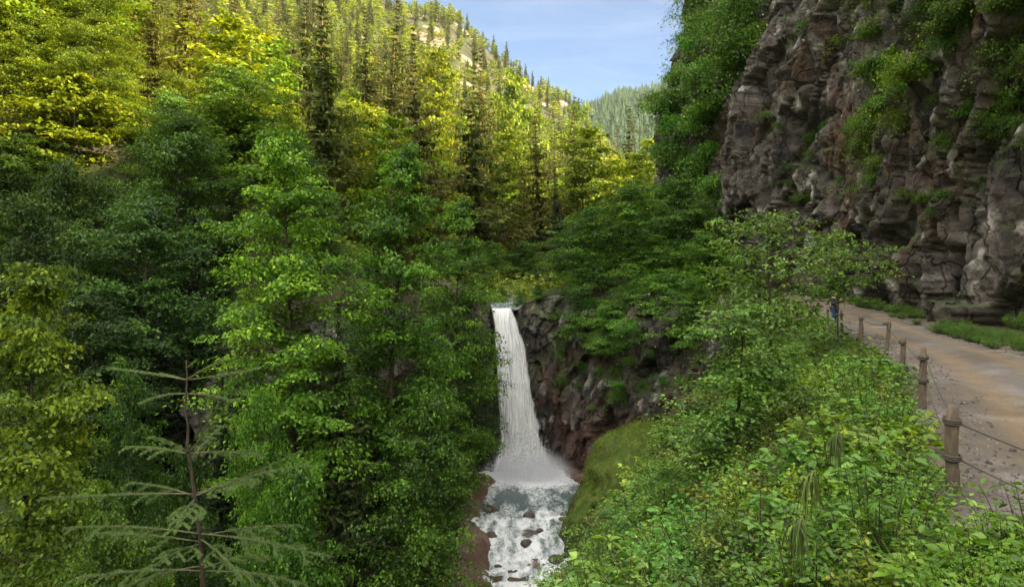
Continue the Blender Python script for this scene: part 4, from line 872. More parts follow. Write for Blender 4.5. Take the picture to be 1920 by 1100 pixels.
# ------------------------------------------------------------------ forest on the sunlit mountainside
HS = []   # (mesh, height, radius, conifer?)
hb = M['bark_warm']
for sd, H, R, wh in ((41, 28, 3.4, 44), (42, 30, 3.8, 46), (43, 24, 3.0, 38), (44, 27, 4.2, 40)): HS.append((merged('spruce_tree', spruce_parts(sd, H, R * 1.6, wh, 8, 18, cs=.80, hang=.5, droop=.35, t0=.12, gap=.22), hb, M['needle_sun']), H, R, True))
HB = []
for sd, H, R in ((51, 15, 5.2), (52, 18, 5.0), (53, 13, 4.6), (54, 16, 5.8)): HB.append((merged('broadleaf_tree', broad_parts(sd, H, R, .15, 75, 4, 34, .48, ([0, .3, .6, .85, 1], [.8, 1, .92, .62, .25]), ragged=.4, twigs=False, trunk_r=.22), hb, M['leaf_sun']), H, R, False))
HF = []   # lighter ones for the far crest
for sd, H, R in ((61, 22, 4.6), (62, 19, 5.2)): HF.append(spruce_parts(sd, H, R, 24, 6, 5, cs=1.9, hang=.3, gap=.1))
for sd, H, R in ((71, 14, 5.0), (72, 12, 5.4)): HF.append(broad_parts(sd, H, R, .12, 30, 3, 14, 1.1, ragged=.4, twigs=False))
rng = np.random.default_rng(303)
occ = {}
def free(x, y, r):
    k = (int(x // 14), int(y // 14))
    for a in (-1, 0, 1):
        for b in (-1, 0, 1):
            for (p, q, s) in occ.get((k[0] + a, k[1] + b), []):
                if (x - p) ** 2 + (y - q) ** 2 < ((r + s) * .5) ** 2: return False
    return True
def occupy(x, y, r): occ.setdefault((int(x // 14), int(y // 14)), []).append((x, y, r))
def hill_tree(lst, i, x, y, h, w, label, group, col, z=None):
    me, H, R, con = lst[i]; o = link('spruce_tree' if con else 'broadleaf_tree', me); o.location = (x, y, (float(ground(x, y)) if z is None else z) - .6); o.scale = (w, w, h); o.rotation_euler = (0, 0, rng.uniform(0, 6.28)); o.color = tuple(col) + (1,)
    return tag(o, label, 'tree', group)
# the ones that stand out in the photograph
for (px, top, D, hw, con, i, col, lab) in [
    (745, -25, 125, 50, 1, 0, (1, .95, .9), 'very tall slender spruce at the top, right one of the pair above the rounded tree'), (688, 5, 130, 48, 1, 1, (.9, .85, .8), 'tall brown green spruce left of the very tall slender one'),
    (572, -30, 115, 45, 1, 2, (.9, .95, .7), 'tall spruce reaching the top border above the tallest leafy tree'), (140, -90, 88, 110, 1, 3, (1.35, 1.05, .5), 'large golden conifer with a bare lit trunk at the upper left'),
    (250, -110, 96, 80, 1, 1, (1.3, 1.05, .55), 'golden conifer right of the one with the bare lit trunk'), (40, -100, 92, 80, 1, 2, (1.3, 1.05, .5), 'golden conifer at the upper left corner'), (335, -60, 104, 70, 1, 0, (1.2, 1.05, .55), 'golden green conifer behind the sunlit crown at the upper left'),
    (920, 178, 150, 36, 1, 0, (.8, .75, .7), 'tall narrow spruce in the middle of the sunlit slope'), (1180, 190, 190, 34, 1, 2, (.7, .75, .75), 'pointed spruce in front of the gap beside the remote ridge'), (1208, 225, 185, 26, 1, 1, (1.2, 1.0, .8), 'sunlit brownish spruce right of the pointed spruce in the gap'),
    (1155, 230, 180, 26, 1, 3, (1.0, .95, .8), 'spruce left of the pointed spruce in the gap'), (1040, 240, 200, 30, 1, 1, (1.2, .9, .7), 'sparse brown conifer high above the dark tall spruce'),
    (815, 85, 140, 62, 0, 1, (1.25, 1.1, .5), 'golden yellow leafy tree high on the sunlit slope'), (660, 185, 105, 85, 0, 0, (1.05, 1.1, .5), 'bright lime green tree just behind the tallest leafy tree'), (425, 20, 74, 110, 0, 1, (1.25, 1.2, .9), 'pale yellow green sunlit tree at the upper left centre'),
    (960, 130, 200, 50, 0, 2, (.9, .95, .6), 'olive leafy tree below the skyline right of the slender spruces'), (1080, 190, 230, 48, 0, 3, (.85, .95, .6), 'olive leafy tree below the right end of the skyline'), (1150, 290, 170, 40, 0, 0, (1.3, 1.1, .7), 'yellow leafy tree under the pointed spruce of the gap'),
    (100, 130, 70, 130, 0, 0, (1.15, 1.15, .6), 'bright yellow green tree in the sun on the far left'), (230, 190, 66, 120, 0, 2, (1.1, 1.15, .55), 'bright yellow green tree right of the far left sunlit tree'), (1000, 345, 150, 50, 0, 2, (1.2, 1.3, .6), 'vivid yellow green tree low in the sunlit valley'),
    (880, 300, 160, 40, 1, 2, (1.3, 1.1, .7), 'pale sunlit spruce low on the slope behind the leaning tree'), (800, 250, 118, 60, 0, 3, (.95, 1.1, .6), 'leafy green tree above the leaning tree left of the waterfall'), (1225, 290, 160, 30, 0, 1, (1.4, 1.2, .7), 'yellow leafy tree against the end face of the cliff')]:
    x = (px - 960) / F * D; z0 = float(ground(x, D)); z1 = CZ + (HY - top) / F * D; L_ = HS if con else HB
    h = max((z1 - z0) / L_[i][1], .35); w = min(hw / F * D / L_[i][2] * (1.1 if con else 1), 1.5 * h)
    hill_tree(L_, i, x, D, h, w, lab, None, col); occupy(x, D, hw / F * D * 1.3)
cand = []
for _ in range(60000):
    y = math.sqrt(rng.uniform(64 ** 2, 640 ** 2)) if rng.random() < .6 else rng.uniform(40, 240); px = rng.uniform(-180, 1330); x = (px - 960) / F * y
    if y < 64 and x > -34: continue
    if y < 100 and x > xs(y) - 3 and x < xs(y) + 3: continue
    if y < 100 and x > 3: continue
    if y < 90 and x > xs(y) - 9 : continue
    r = rng.uniform(6.5, 8.5) if y < 250 else rng.uniform(8, 10.5)
    if not free(x, y, r): continue
    occupy(x, y, r); cand.append((y, x, px))
cand.sort(); P3 = np.array(cand); gz = ground(P3[:, 1], P3[:, 0])
pyb = HY + (CZ - gz) / P3[:, 0] * F
nsp = nbr = 0; stuffS, stuffB = [], []
for (y, x, px), z, pb in zip(cand, gz, pyb):
    if pb < -40 or pb > 620: continue
    pc = .32 + .3 * (vnoise(np.array([x / 35, y / 35, 3.3]), 9) - .5) + .06 * smooth(200, 420, y); con = rng.random() < pc
    warm = rng.uniform(.0, 1)
    col = (rng.uniform(.8, 1.35), rng.uniform(.8, 1.1), rng.uniform(.6, 1.0)) if con else (rng.uniform(.75, 1.3), rng.uniform(.85, 1.2), rng.uniform(.5, .9))
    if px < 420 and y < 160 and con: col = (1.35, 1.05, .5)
    sc = rng.uniform(.5, 1.1) if con else rng.uniform(.6, 1.1)
    zn_ = 'at the upper left' if px < 450 else 'above the ravine trees' if px < 850 else 'below the skyline ridge' if px < 1090 else 'in the gap of the valley'
    zd = 'close' if y < 150 else 'mid slope' if y < 270 else 'high'
    if con and nsp < 270: nsp += 1; hill_tree(HS, int(rng.integers(0, 4)), x, y, sc, sc * rng.uniform(.95, 1.3), f'{zd} sunlit spruce on the mountainside {zn_}', f'{zd} spruces {zn_}', col, z)
    elif not con and nbr < 280: nbr += 1; hill_tree(HB, int(rng.integers(0, 4)), x, y, sc, sc * rng.uniform(.95, 1.2), f'{zd} sunlit leafy tree on the mountainside {zn_}', f'{zd} leafy trees {zn_}', col, z)
    else: (stuffS if con else stuffB).append((x, y, z, sc))
print('hill', nsp, nbr, len(stuffS), len(stuffB))
def bake(protos, items, name, mats, label):
    b = MB()
    for (x, y, z, s) in items:
        tr, cr = protos[int(rng.integers(0, len(protos)))]; a = rng.uniform(0, 6.28); R_ = np.array([[math.cos(a), -math.sin(a), 0], [math.sin(a), math.cos(a), 0], [0, 0, 1]]) * s; dt = rng.uniform(-.15, .15)
        for part, mi in ((tr, 0), (cr, 1)):
            o_ = b.n; vv = np.concatenate(part.v) @ R_.T + np.array([x, y, z - .6])
            b.v.append(vv.astype(np.float32)); b.n += len(vv)
            for f, m_, t_ in part.f: b.f.append((f + o_, mi, np.clip(t_ + dt, 0, 1)))
    return tag(b.obj(name, mats), label, kind='stuff')
if stuffS: bake(HF[:2], stuffS, 'distant_spruce_forest', [hb, M['needle_sun']], 'distant spruces massed on the high crest')
if stuffB: bake(HF[2:], stuffB, 'distant_leafy_forest', [hb, M['leaf_sun']], 'distant leafy trees massed on the high slope')
# forest on the remote ridge
items = []
me = ridge.data; v = np.empty(len(me.vertices) * 3, np.float32); me.vertices.foreach_get('co', v); v = v.reshape(-1, 3)
tips = []
b = MB()
vis = np.where((960 + F * v[:, 0] / v[:, 1] > 1080) & (960 + F * v[:, 0] / v[:, 1] < 1400))[0]
for _ in range(5200):
    i = vis[rng.integers(0, len(vis))]; p_ = v[i] + rng.normal(size=3) * np.array([6, 4, 0]); px = 960 + F * p_[0] / p_[1]
    if px < 1060 or px > 1420: continue
    h = rng.uniform(12, 24); r = h * rng.uniform(.14, .3); a = np.arange(6) / 6 * 2 * PI + rng.uniform(0, 1)
    for q, (zl, zh, rr) in enumerate(((.0, .55, 1), (.3, .8, .72), (.6, 1.08, .42))):
        jr = r * rr * rng.uniform(.75, 1.25, 6); ringv = np.stack([p_[0] + np.cos(a) * jr, p_[1] + np.sin(a) * jr, p_[2] + h * zl + rng.normal(size=6) * .4 - 1], -1); b.add(np.vstack([ringv, [[p_[0], p_[1], p_[2] + h * zh]]]), [[k, (k + 1) % 6, 6] for k in range(6)], 0, rng.uniform(.2, .7))
rf = b.obj('ridge_forest', M['needle']); rf.color = (.75, .95, .7, 1); tag(rf, 'bluish forest covering the remote ridge', kind='stuff')

# ---- undergrowth carpet (cannot be counted)
def carpet(name, pts, nrm, size, mats, label, kind='diamond', wr=.6, up=.5):
    b = MB(); n = len(pts); rr = np.random.default_rng(9)
    leaves(b, pts, unit(rr.normal(size=(n, 3)) * np.array([1, 1, .4])), unit(nrm + rr.normal(size=(n, 3)) * up), size * rr.uniform(.5, 1.5, n), wr, np.clip(.45 + rr.normal(size=n) * .2, 0, 1), 0, kind)
    return tag(b.obj(name, mats), label, kind='stuff')
N_ = 150000; y = np.exp(rng.uniform(math.log(60), math.log(520), N_)); px = rng.uniform(-150, 1330, N_); x = (px - 960) / F * y; k = ~((y < 74) & (x > -14)); x, y = x[k], y[k]
z = ground(x, y); bare = smooth(.66, .71, fbm(np.stack([x, y, z], -1) / np.array([16, 16, 13]), 4, 12) * .5 + .5) > .4; k = ~bare | (y < 160); x, y, z = x[k], y[k], z[k]
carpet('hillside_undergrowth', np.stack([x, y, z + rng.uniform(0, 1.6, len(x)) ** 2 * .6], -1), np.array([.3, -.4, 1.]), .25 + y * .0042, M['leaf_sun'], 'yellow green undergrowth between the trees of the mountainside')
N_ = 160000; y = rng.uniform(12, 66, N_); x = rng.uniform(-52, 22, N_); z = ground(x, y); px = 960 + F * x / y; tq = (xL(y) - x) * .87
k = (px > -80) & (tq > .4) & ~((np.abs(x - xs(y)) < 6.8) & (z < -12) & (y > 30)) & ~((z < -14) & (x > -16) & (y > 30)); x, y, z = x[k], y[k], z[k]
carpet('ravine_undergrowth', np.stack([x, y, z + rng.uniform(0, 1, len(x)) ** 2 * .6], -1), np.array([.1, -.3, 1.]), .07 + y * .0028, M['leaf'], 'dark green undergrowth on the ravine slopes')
N_ = 60000; y = np.exp(rng.uniform(math.log(2.6), math.log(40), N_)); x = xL(y) - rng.uniform(.2, 12, N_) / .87; px = 960 + F * x / y; k = (px > 900) & (px < 2000); x, y = x[k], y[k]; z = ground(x, y)
carpet('embankment_ground_cover', np.stack([x, y, z + rng.uniform(0, .35, len(x))], -1), np.array([0, -.2, 1.]), .05 + y * .003, M['shrub'], 'low leafy ground cover on the embankment')
N_ = 12000; y = rng.uniform(2.6, 10, N_); x = (rng.uniform(-120, 960, N_) - 960) / F * y; z = ground(x, y)
carpet('knoll_ground_cover', np.stack([x, y, z + rng.uniform(0, .12, N_)], -1), np.array([0, -.2, 1.]), .05, M['grass'], 'grass and small leaves on the knoll at the bottom left')
# grass on the bank left of the pool and moss on the outcrop
N_ = 60000; y = rng.uniform(30, 58, N_); x = xs(y) - rng.uniform(5.3, 18, N_); z = ground(x, y)
b = MB(); rr = rng.normal(size=(N_, 3)) * .35 + np.array([0, 0, 1.]); leaves(b, np.stack([x, y, z], -1), rr, rng.normal(size=(N_, 3)), .22, .16, np.clip(.5 + rng.normal(size=N_) * .2 + .3 * (vnoise(P2(x, y, 2), 5) - .5), 0, 1), 0, 'blade'); tag(b.obj('grass', M['grass']), 'green grass on the shaded bank left of the pool', kind='stuff')
me = mossy.data; v = np.empty(len(me.vertices) * 3, np.float32); me.vertices.foreach_get('co', v); v = v.reshape(-1, 3); nn_ = np.empty(len(me.vertices) * 3, np.float32); me.vertices.foreach_get('normal', nn_); nn_ = nn_.reshape(-1, 3)
if nn_[:, 2].mean() < 0: nn_ = -nn_
idx = rng.integers(0, len(v), 90000); P_ = v[idx] + rng.normal(size=(len(idx), 3)) * .12; k = (v[idx, 2] > 1.6 + rng.normal(size=len(idx)) * .6); P_, Nn = P_[k] + np.array(mossy.location), nn_[idx][k]
b = MB(); leaves(b, P_, Nn + np.array([0, 0, .3]) + rng.normal(size=P_.shape) * .5, rng.normal(size=P_.shape), .13, .26, np.clip(.45 + rng.normal(size=len(P_)) * .2 + .5 * (vnoise(P_ / 1.3, 5) - .5), 0, 1), 0, 'blade'); tag(b.obj('moss', M['moss']), 'yellow green moss and short grass covering the rock outcrop', kind='stuff')

rng = np.random.default_rng(44); hit_ = bvh_of([mossy]); off_ = Vector(mossy.location)
for i in range(46):
    d = Vector(((rng.uniform(1065, 1215) - 960) / F, 1, (HY - rng.uniform(800, 985)) / F)).normalized(); h_ = hit_.ray_cast(Vector((0, 0, CZ)) - off_, d, 200)
    if h_[0] is None: continue
    p_ = h_[0] + off_; s = rng.uniform(.25, .6)
    if i % 3 == 0: fern(p_.x, p_.y, s * 1.1, 'small fern rooted in the moss of the rock outcrop', 'ferns on the mossy outcrop', z=p_.z - .05, col=(1.0, .95, .7), rz=rng.uniform(0, 6))
    else: shrub(p_.x, p_.y, 3 if i % 2 else 1, s, z=p_.z - .1, label='small bush growing on the mossy rock outcrop', group='small bushes on the mossy outcrop', col=(.9, .85, .6))
# ------------------------------------------------------------------ rope fence
posts = [(7.0, 11.6 - .2), ]
fence = empty('rope_fence', (5.4, 8, 0), 'wooden post and rope fence along the outer edge of the dirt road', 'fence')
PX = [(1785, 8.0, .075, 760), (1731, 12.6, .066, 652), (1692, 16.4, .062, 628), (1661, 20.6, .062, 596), (1615, 24.5, .07, 588), (1578, 29.5, .065, 582), (1552, 35, .06, 575)]
tops = []; 
for i, (px, D, r_, ty) in enumerate(PX):
    x = (px - 960) / F * D; zt = CZ + (HY - ty) / F * D; zb = zt - (1.35 if i != 1 else 1.9); rg = np.random.default_rng(i)
    s = np.linspace(0, 1, 9); lean_ = rg.normal(size=2) * .03
    pts = np.stack([x + lean_[0] * s + .012 * np.sin(s * 7 + i), D + lean_[1] * s, zb + (zt - zb) * s], -1); rad = r_ * (1.06 - .12 * s + .05 * np.sin(s * 9 + i * 2)); rad[-1] *= .8
    b = MB(); add_tube(b, pts - np.array([5.4, 8, 0]), rad, 12); p_ = b.obj('post', M['wood'], fence, sm=False)
    hts = [zt - .20, zt - .62]
    for hh in hts[:1] if i > 1 else hts:
        rb = MB()
        for w in range(3):
            a = np.linspace(0, 2 * PI, 15); add_tube(rb, np.stack([x + (r_ + .016) * np.cos(a), D + (r_ + .016) * np.sin(a), hh + .022 * w + .008 * np.sin(a)], -1) - np.array([5.4, 8, 0]), .013, 5)
        rb.obj('rope_binding', M['rope'], p_)
    tops.append((x, D, hts))
prev = (8.6 * .35 + .6, -2.0, [tops[0][2][0] + .05, tops[0][2][1] + .05])
tops = [(5.6, 2.6, [tops[0][2][0] - .05, tops[0][2][1] - .05])] + tops
for lvl in (0, 1):
    for a_, b_ in zip(tops[:-1], tops[1:]):
        s = np.linspace(0, 1, 12); A_, B_ = np.array([a_[0], a_[1], a_[2][lvl]]), np.array([b_[0], b_[1], b_[2][lvl]]); q = A_ + (B_ - A_) * s[:, None]; q[:, 2] -= .10 * 4 * s * (1 - s); q[:, 0] += .06
        b = MB(); add_tube(b, q - np.array([5.4, 8, 0]), .011, 5); b.obj('rope', M['rope'], fence)

# ------------------------------------------------------------------ person on the road edge
def skin(name, joints, edges, radii, m, parent=None, sub=2):
    me = bpy.data.meshes.new(name); me.from_pydata(joints, edges, []); o = link(name, me, parent)
    mo_ = o.modifiers.new('Skin', 'SKIN'); mo_.use_smooth_shade = True
    for v_, r_ in zip(me.skin_vertices[0].data, radii): v_.radius = (r_, r_) if not isinstance(r_, tuple) else r_; v_.use_root = False
    me.skin_vertices[0].data[0].use_root = True
    ss = o.modifiers.new('Sub', 'SUBSURF'); ss.levels = ss.render_levels = sub; me.materials.append(m); return o
def flat(name, c, rough=.7):
    m, n, l, o = mat(name); p = nd(n, 'ShaderNodeBsdfPrincipled'); nz = nd(n, 'ShaderNodeTexNoise'); nz.inputs['Scale'].default_value = 14; r = ramp(n, [(.3, tuple(q * .75 for q in c)), (.7, tuple(q * 1.2 for q in c))]); l.new(nz.outputs['Fac'], r.inputs['Fac']); l.new(r.outputs[0], p.inputs['Base Color']); p.inputs['Roughness'].default_value = rough; l.new(p.outputs[0], o.inputs['Surface']); return m
px_, D_ = 1564, 34.0; fx = (px_ - 960) / F * D_; fz = CZ + (HY - 613) / F * D_
man = empty('person', (fx, D_, fz), 'person in dark top and blue jeans at the road edge raising a camera', 'person', rz=math.radians(35))
J = [(0, 0, .95), (0, 0, 1.12), (0, .01, 1.32), (0, .01, 1.47), (0, 0, 1.55), (0, -.02, 1.64), (0, -.01, 1.74),
     (-.18, .01, 1.42), (-.27, -.08, 1.17), (-.12, -.33, 1.34), (-.07, -.42, 1.42), (.18, .01, 1.42), (.27, -.08, 1.17), (.12, -.33, 1.34), (.07, -.42, 1.42),
     (-.10, 0, .90), (-.12, -.02, .50), (-.13, .02, .09), (-.14, -.13, .04), (.10, 0, .90), (.12, .0, .50), (.14, .04, .09), (.15, -.11, .04)]
E = [(0, 1), (1, 2), (2, 3), (3, 4), (4, 5), (5, 6), (3, 7), (7, 8), (8, 9), (9, 10), (3, 11), (11, 12), (12, 13), (13, 14), (0, 15), (15, 16), (16, 17), (17, 18), (0, 19), (19, 20), (20, 21), (21, 22)]
R_ = [.12, .115, .13, .085, .05, .092, .085, .058, .042, .03, .028, .058, .042, .03, .028, .082, .055, .036, .03, .082, .055, .036, .03]
skn = flat('skin', (.45, .28, .2)); jean = flat('jeans', (.025, .05, .13)); topm = flat('dark_jacket', (.02, .022, .028)); hairm = flat('dark_hair', (.02, .015, .012)); shoe = flat('shoe', (.03, .03, .03))
body = skin('body', J, E, R_, skn, man)
skin('jacket', [J[0][:2] + (.90,), J[1], J[2], J[3], J[7], J[8], J[9], J[11], J[12], J[13]], [(0, 1), (1, 2), (2, 3), (3, 4), (4, 5), (5, 6), (3, 7), (7, 8), (8, 9)], [.155, .145, .16, .11, .078, .06, .045, .078, .06, .045], topm, man)
skin('jeans', [(0, 0, .93), J[15], J[16], J[17], J[19], J[20], J[21]], [(0, 1), (1, 2), (2, 3), (0, 4), (4, 5), (5, 6)], [.14, .105, .078, .062, .105, .078, .062], jean, man)
for a_, b_ in ((17, 18), (21, 22)): skin('shoe', [(J[a_][0], J[a_][1] + .05, .045), (J[b_][0], J[b_][1] - .03, .035)], [(0, 1)], [.055, .045], shoe, man)
skin('hair', [(0, .03, 1.70), (0, 0, 1.78), (0, .07, 1.62)], [(0, 1), (0, 2)], [.10, .085, .07], hairm, man)
# fingers closed round the camera
for sg in (-1, 1):
    for k in range(4): skin('finger', [(sg * .065, -.44, 1.405 + k * .017), (sg * .062, -.485, 1.41 + k * .017), (sg * .035, -.50, 1.412 + k * .017)], [(0, 1), (1, 2)], [.009, .009, .008], skn, body, 1)
camm = flat('black_plastic', (.015, .015, .017), .4)
ch = empty('hand_camera', (fx, D_, fz), 'black camera held in front of the face of the person at the road edge', 'camera', rz=math.radians(35))
def boxm(b, c, s):
    c = np.array(c); s = np.array(s) / 2; v = np.array([[i, j, k] for i in (-1, 1) for j in (-1, 1) for k in (-1, 1)]) * s + c; b.add(v, [[0, 1, 3, 2], [4, 6, 7, 5], [0, 4, 5, 1], [2, 3, 7, 6], [0, 2, 6, 4], [1, 5, 7, 3]])
b = MB(); boxm(b, (0, -.47, 1.44), (.13, .06, .085)); boxm(b, (0, -.47, 1.50), (.05, .05, .04)); o_ = b.obj('camera_body', camm, ch); bv = o_.modifiers.new('Bevel', 'BEVEL'); bv.width = .008; bv.segments = 2
b = MB(); add_tube(b, [(0, -.50, 1.44), (0, -.57, 1.44), (0, -.62, 1.44)], [.036, .036, .04], 14); b.obj('lens', camm, ch)

# ------------------------------------------------------------------ young spruce top in the left foreground
sap = empty('spruce_sapling', (0, 0, 0), 'young spruce with a bare leader shoot and pale drooping boughs at the lower left', 'young spruce')
SD = 6.6
def sp(px, py, dy=0.0): D = SD + dy; return np.array([(px - 960) / F * D, D, CZ + (HY - py) / F * D])
org = sp(382, 1120); org[2] -= .35; sap.location = org
st = MB(); stem = np.array([sp(*q) for q in [(384, 1150), (380, 1075), (375, 1000), (369, 965), (366, 930), (360, 895), (357, 870), (351, 835), (353, 800), (347, 768), (349, 740), (351, 705), (349, 675)]]); add_tube(st, stem - org, np.linspace(.025, .006, len(stem)) * (1 + .12 * np.sin(np.arange(len(stem)) * 2.1)), 8)
st.obj('trunk', M['bark_young'], sap, sm=True)
rng = np.random.default_rng(12)
def needles(b, pts, ln, dens, tint, spread=1.0):
    """needles all round a twig that runs through the points"""
    pts = np.asarray(pts); seg = np.linalg.norm(np.diff(pts, axis=0), axis=1); s = np.concatenate([[0], np.cumsum(seg)]); n = int(s[-1] * dens)
    if n < 2: return
    u = rng.uniform(0, s[-1], n); c = np.stack([np.interp(u, s, pts[:, k]) for k in range(3)], -1); t = unit(np.stack([np.interp(u, s, np.gradient(pts, axis=0)[:, k]) for k in range(3)], -1))
    r = rng.normal(size=(n, 3)); r = unit(r - (r * t).sum(-1, keepdims=True) * t); r[:, 2] += .25
    leaves(b, c, unit(t * .85 + r * spread), unit(np.cross(t, r)), ln * rng.uniform(.75, 1.15, n), .17, np.clip(tint + rng.normal(size=n) * .12, 0, 1), 0, 'blade')
def bough(p0, p1, sag, ns, side_len, tint, seed):
    b = MB(); tw = MB(); s = np.linspace(0, 1, 9); q = p0 + (p1 - p0) * s[:, None]; q[:, 2] += sag * 4 * s * (1 - s)
    L = np.linalg.norm(p1 - p0); add_tube(tw, q - org, np.linspace(.009, .003, 9), 5, 0); needles(b, q[2:] - org, .026, 1300, tint)
    d = unit(p1 - p0); sd = unit(np.cross(d, [0, 0, 1.]))
    for k in range(ns):
        u = .28 + .70 * k / max(1, ns - 1); c = np.array([np.interp(u, s, q[:, j]) for j in range(3)]); sg = 1 if k % 2 else -1
        l = side_len * (1.15 - .65 * u) * rng.uniform(.75, 1.15); e = c + d * l * .62 + sd * sg * l * .72 + np.array([0, 0, -l * rng.uniform(.12, .45)]); ss = np.linspace(0, 1, 5); qq = c + (e - c) * ss[:, None]; qq[:, 2] += l * .10 * 4 * ss * (1 - ss)
        add_tube(tw, qq - org, np.linspace(.004, .0018, 5), 3, 0); needles(b, qq - org, .024, 1300, tint)
        for m_ in range(3 if l > .16 else 1):
            v_ = .3 + .25 * m_; c2 = qq[0] + (qq[-1] - qq[0]) * v_; s3 = 1 if m_ % 2 else -1; e2 = c2 + d * l * .33 + sd * sg * l * .25 * s3 + np.array([0, 0, -l * .18]); q2 = np.stack([c2, (c2 + e2) / 2 + np.array([0, 0, .008]), e2]); needles(b, q2 - org, .022, 1300, tint + .1)
    tg = tw.obj('bough', M['twig'], sap); b.obj('needles', M['needle_young'], tg)
B_ = [((350, 712), (200, 690), .1, .01, 0, 0), ((350, 712), (420, 675), -.1, .015, 0, 0), ((350, 712), (488, 690), .2, -.01, 0, 0), ((350, 712), (300, 700), .3, 0, 0, 0), ((350, 690), (368, 676), -.1, 0, 0, 0),
      ((349, 738), (260, 757), -.1, .03, 0, 0), ((349, 738), (435, 752), .1, .02, 0, 0),
      ((352, 850), (235, 838), .25, .02, 8, .22), ((352, 850), (432, 752), -.25, -.01, 7, .18), ((354, 850), (285, 820), -.3, .03, 7, .20), ((354, 850), (490, 852), -.2, .02, 8, .20), ((357, 862), (415, 800), .4, .02, 6, .18),
      ((366, 925), (75, 935), -.15, .015, 9, .20), ((366, 925), (575, 872), .2, .03, 10, .24), ((366, 930), (240, 905), .45, .03, 9, .28), ((366, 930), (470, 900), -.5, .02, 9, .28), ((366, 928), (565, 845), -.1, -.02, 6, .2), ((366, 935), (330, 990), -.7, .03, 8, .26),
      ((374, 1000), (120, 990), .3, .04, 11, .30), ((374, 1015), (180, 1000), -.3, .02, 10, .28), ((374, 1005), (560, 985), .4, .03, 10, .30), ((374, 1000), (600, 1040), -.3, .03, 10, .30), ((376, 1020), (290, 1060), -.7, .03, 9, .26), ((376, 1010), (450, 1080), -.6, .03, 9, .26),
      ((380, 1070), (140, 1085), -.2, .04, 10, .3), ((380, 1070), (570, 1095), .2, .04, 10, .3), ((380, 1060), (230, 1100), .5, .03, 10, .28), ((380, 1065), (500, 1040), .5, .03, 10, .28)]
for i, (a_, b_, dy, sg_, ns, sl_) in enumerate(B_): bough(sp(*a_), sp(b_[0], b_[1], dy * 1.3), sg_, ns if ns < 9 else ns - 3, sl_ * .88, .62 if i < 7 else rng.uniform(.35, .6), i)
# drooping grass tufts on the embankment
def tuft(seed, n=34, L=.55):
    r2 = np.random.default_rng(seed); b = MB(); s0 = np.linspace(0, 1, 10); st_ = np.stack([.28 * s0 ** 1.3, 0 * s0, -.45 + .5 * s0 - .12 * s0 ** 3], -1) * L; add_tube(b, st_, np.linspace(.006, .003, 10), 4)
    for i in range(n):
        u = r2.uniform(.45, 1); c = np.array([np.interp(u, s0, st_[:, k]) for k in range(3)]); a = r2.uniform(0, 2 * PI); d = np.array([math.cos(a), math.sin(a), 0]); l = L * r2.uniform(.25, 1.0) * (1.2 - .5 * abs(u - .75)); s = np.linspace(0, 1, 7)
        q = c + d * (l * r2.uniform(.1, .5) * s ** .6)[:, None] + np.array([0, 0, 1.]) * (l * (.10 * s - 1.05 * s ** 1.5))[:, None] + r2.normal(size=3) * .02 * s[:, None]
        sd = np.array([-d[1], d[0], 0]) * .007 * np.array([.6, 1.1, 1.2, 1, .8, .5, .1])[:, None]; v = np.stack([q - sd, q + sd], 1).reshape(-1, 3); b.add(v, [[2 * k, 2 * k + 1, 2 * k + 3, 2 * k + 2] for k in range(6)], 0, float(np.clip(.5 + r2.normal() * .25, 0, 1)))
    return b
TM = [tuft(s).mesh('grass_tuft', [M['dry']]) for s in (1, 2)]
for i, (px, py, D, s, lab) in enumerate([(1552, 800, 5.6, .75, 'upper drooping tuft of olive grass hanging among the shrubs'), (1500, 870, 5.2, .95, 'long drooping tuft of olive grass left of the upper tuft'), (1475, 960, 4.8, .9, 'lowest drooping tuft of olive grass')]):
    o = link('grass_tuft', TM[i % 2]); o.location = ((px - 960) / F * D, D, CZ + (HY - py) / F * D); o.scale = (s * .8, s * .8, s); o.color = (.7, 1.15, .6, 1); tag(o, lab, 'grass tuft', 'drooping grass tufts')
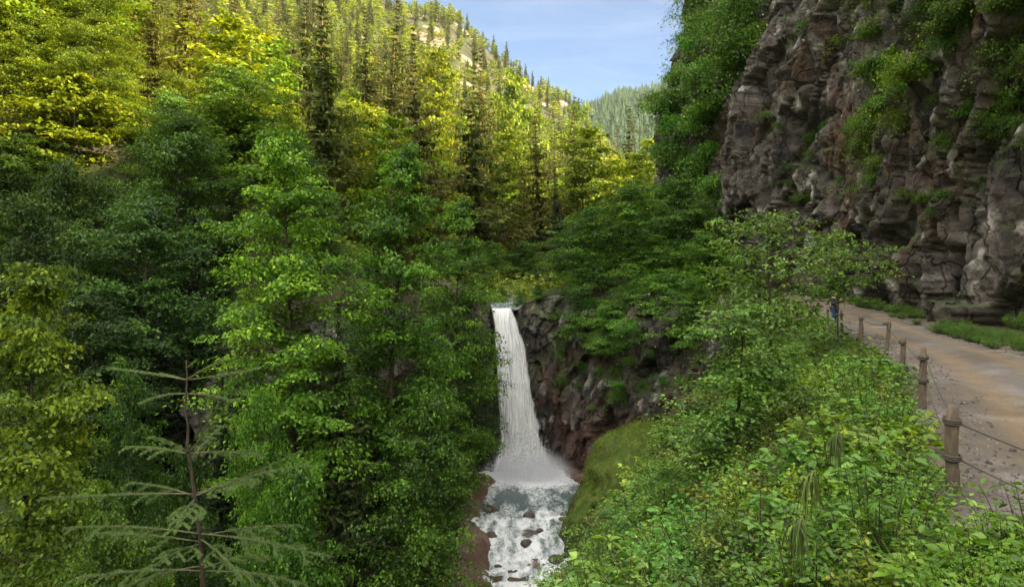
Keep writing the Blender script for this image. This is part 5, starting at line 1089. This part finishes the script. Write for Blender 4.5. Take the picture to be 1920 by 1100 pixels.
# loose stones on the road edge
rng = np.random.default_rng(8); b = MB(); ico = np.array([q.co[:] for q in bol[0].vertices])
for i in range(2000):
    y = math.exp(rng.uniform(math.log(4), math.log(40))); w_ = rng.uniform(-.1, .9) if rng.random() < .6 else rng.uniform(3.4, 5.2); p_ = road_pt(y, w_); s = rng.uniform(.006, .020) * (1 + y / 22); n_ = 6; a = np.arange(n_) / n_ * 2 * PI
    ring = np.stack([np.cos(a) * s * rng.uniform(.8, 1.3, n_), np.sin(a) * s * rng.uniform(.8, 1.3, n_), 0 * a - .01], -1); v = np.vstack([ring, ring * .6 + np.array([0, 0, s * .9]), [[0, 0, s * 1.05]]]) + p_ + np.array([rng.normal() * .1, rng.normal() * .1, .03])
    b.add(v, [[k, (k + 1) % n_, n_ + (k + 1) % n_, n_ + k] for k in range(n_)]); b.v.append(np.zeros((0, 3), np.float32)); b.f.append((np.array([[n_ + k, n_ + (k + 1) % n_, 12] for k in range(n_)]) + b.n - 13, 0, np.full(n_, .5, np.float32)))
gv = b.obj('gravel', M['road']); nv = len(gv.data.vertices); set_col(gv.data, np.repeat(np.random.default_rng(1).uniform(.07, .20, (nv // 13, 1)) * np.array([[1, .88, .82]]), 13, axis=0)); tag(gv, 'loose grey stones along both edges of the road', kind='stuff')

# ------------------------------------------------------------------ air between here and the far slopes
m, n, l, o = mat('haze_air'); vp = nd(n, 'ShaderNodeVolumePrincipled'); vp.inputs['Color'].default_value = (.86, .92, 1, 1); vp.inputs['Density'].default_value = .00005; l.new(vp.outputs[0], o.inputs['Volume'])
b = MB(); x0, x1, y0, y1, z0, z1 = -2700, 2700, -520, 1700, -70, 760
b.add([(x0, y0, z0), (x1, y0, z0), (x1, y1, z0), (x0, y1, z0), (x0, y0, z1), (x1, y0, z1), (x1, y1, z1), (x0, y1, z1)], [[0, 3, 2, 1], [4, 5, 6, 7], [0, 1, 5, 4], [1, 2, 6, 5], [2, 3, 7, 6], [3, 0, 4, 7]])
hz = b.obj('haze', m); tag(hz, 'thin bluish haze filling the valley air', kind='stuff')
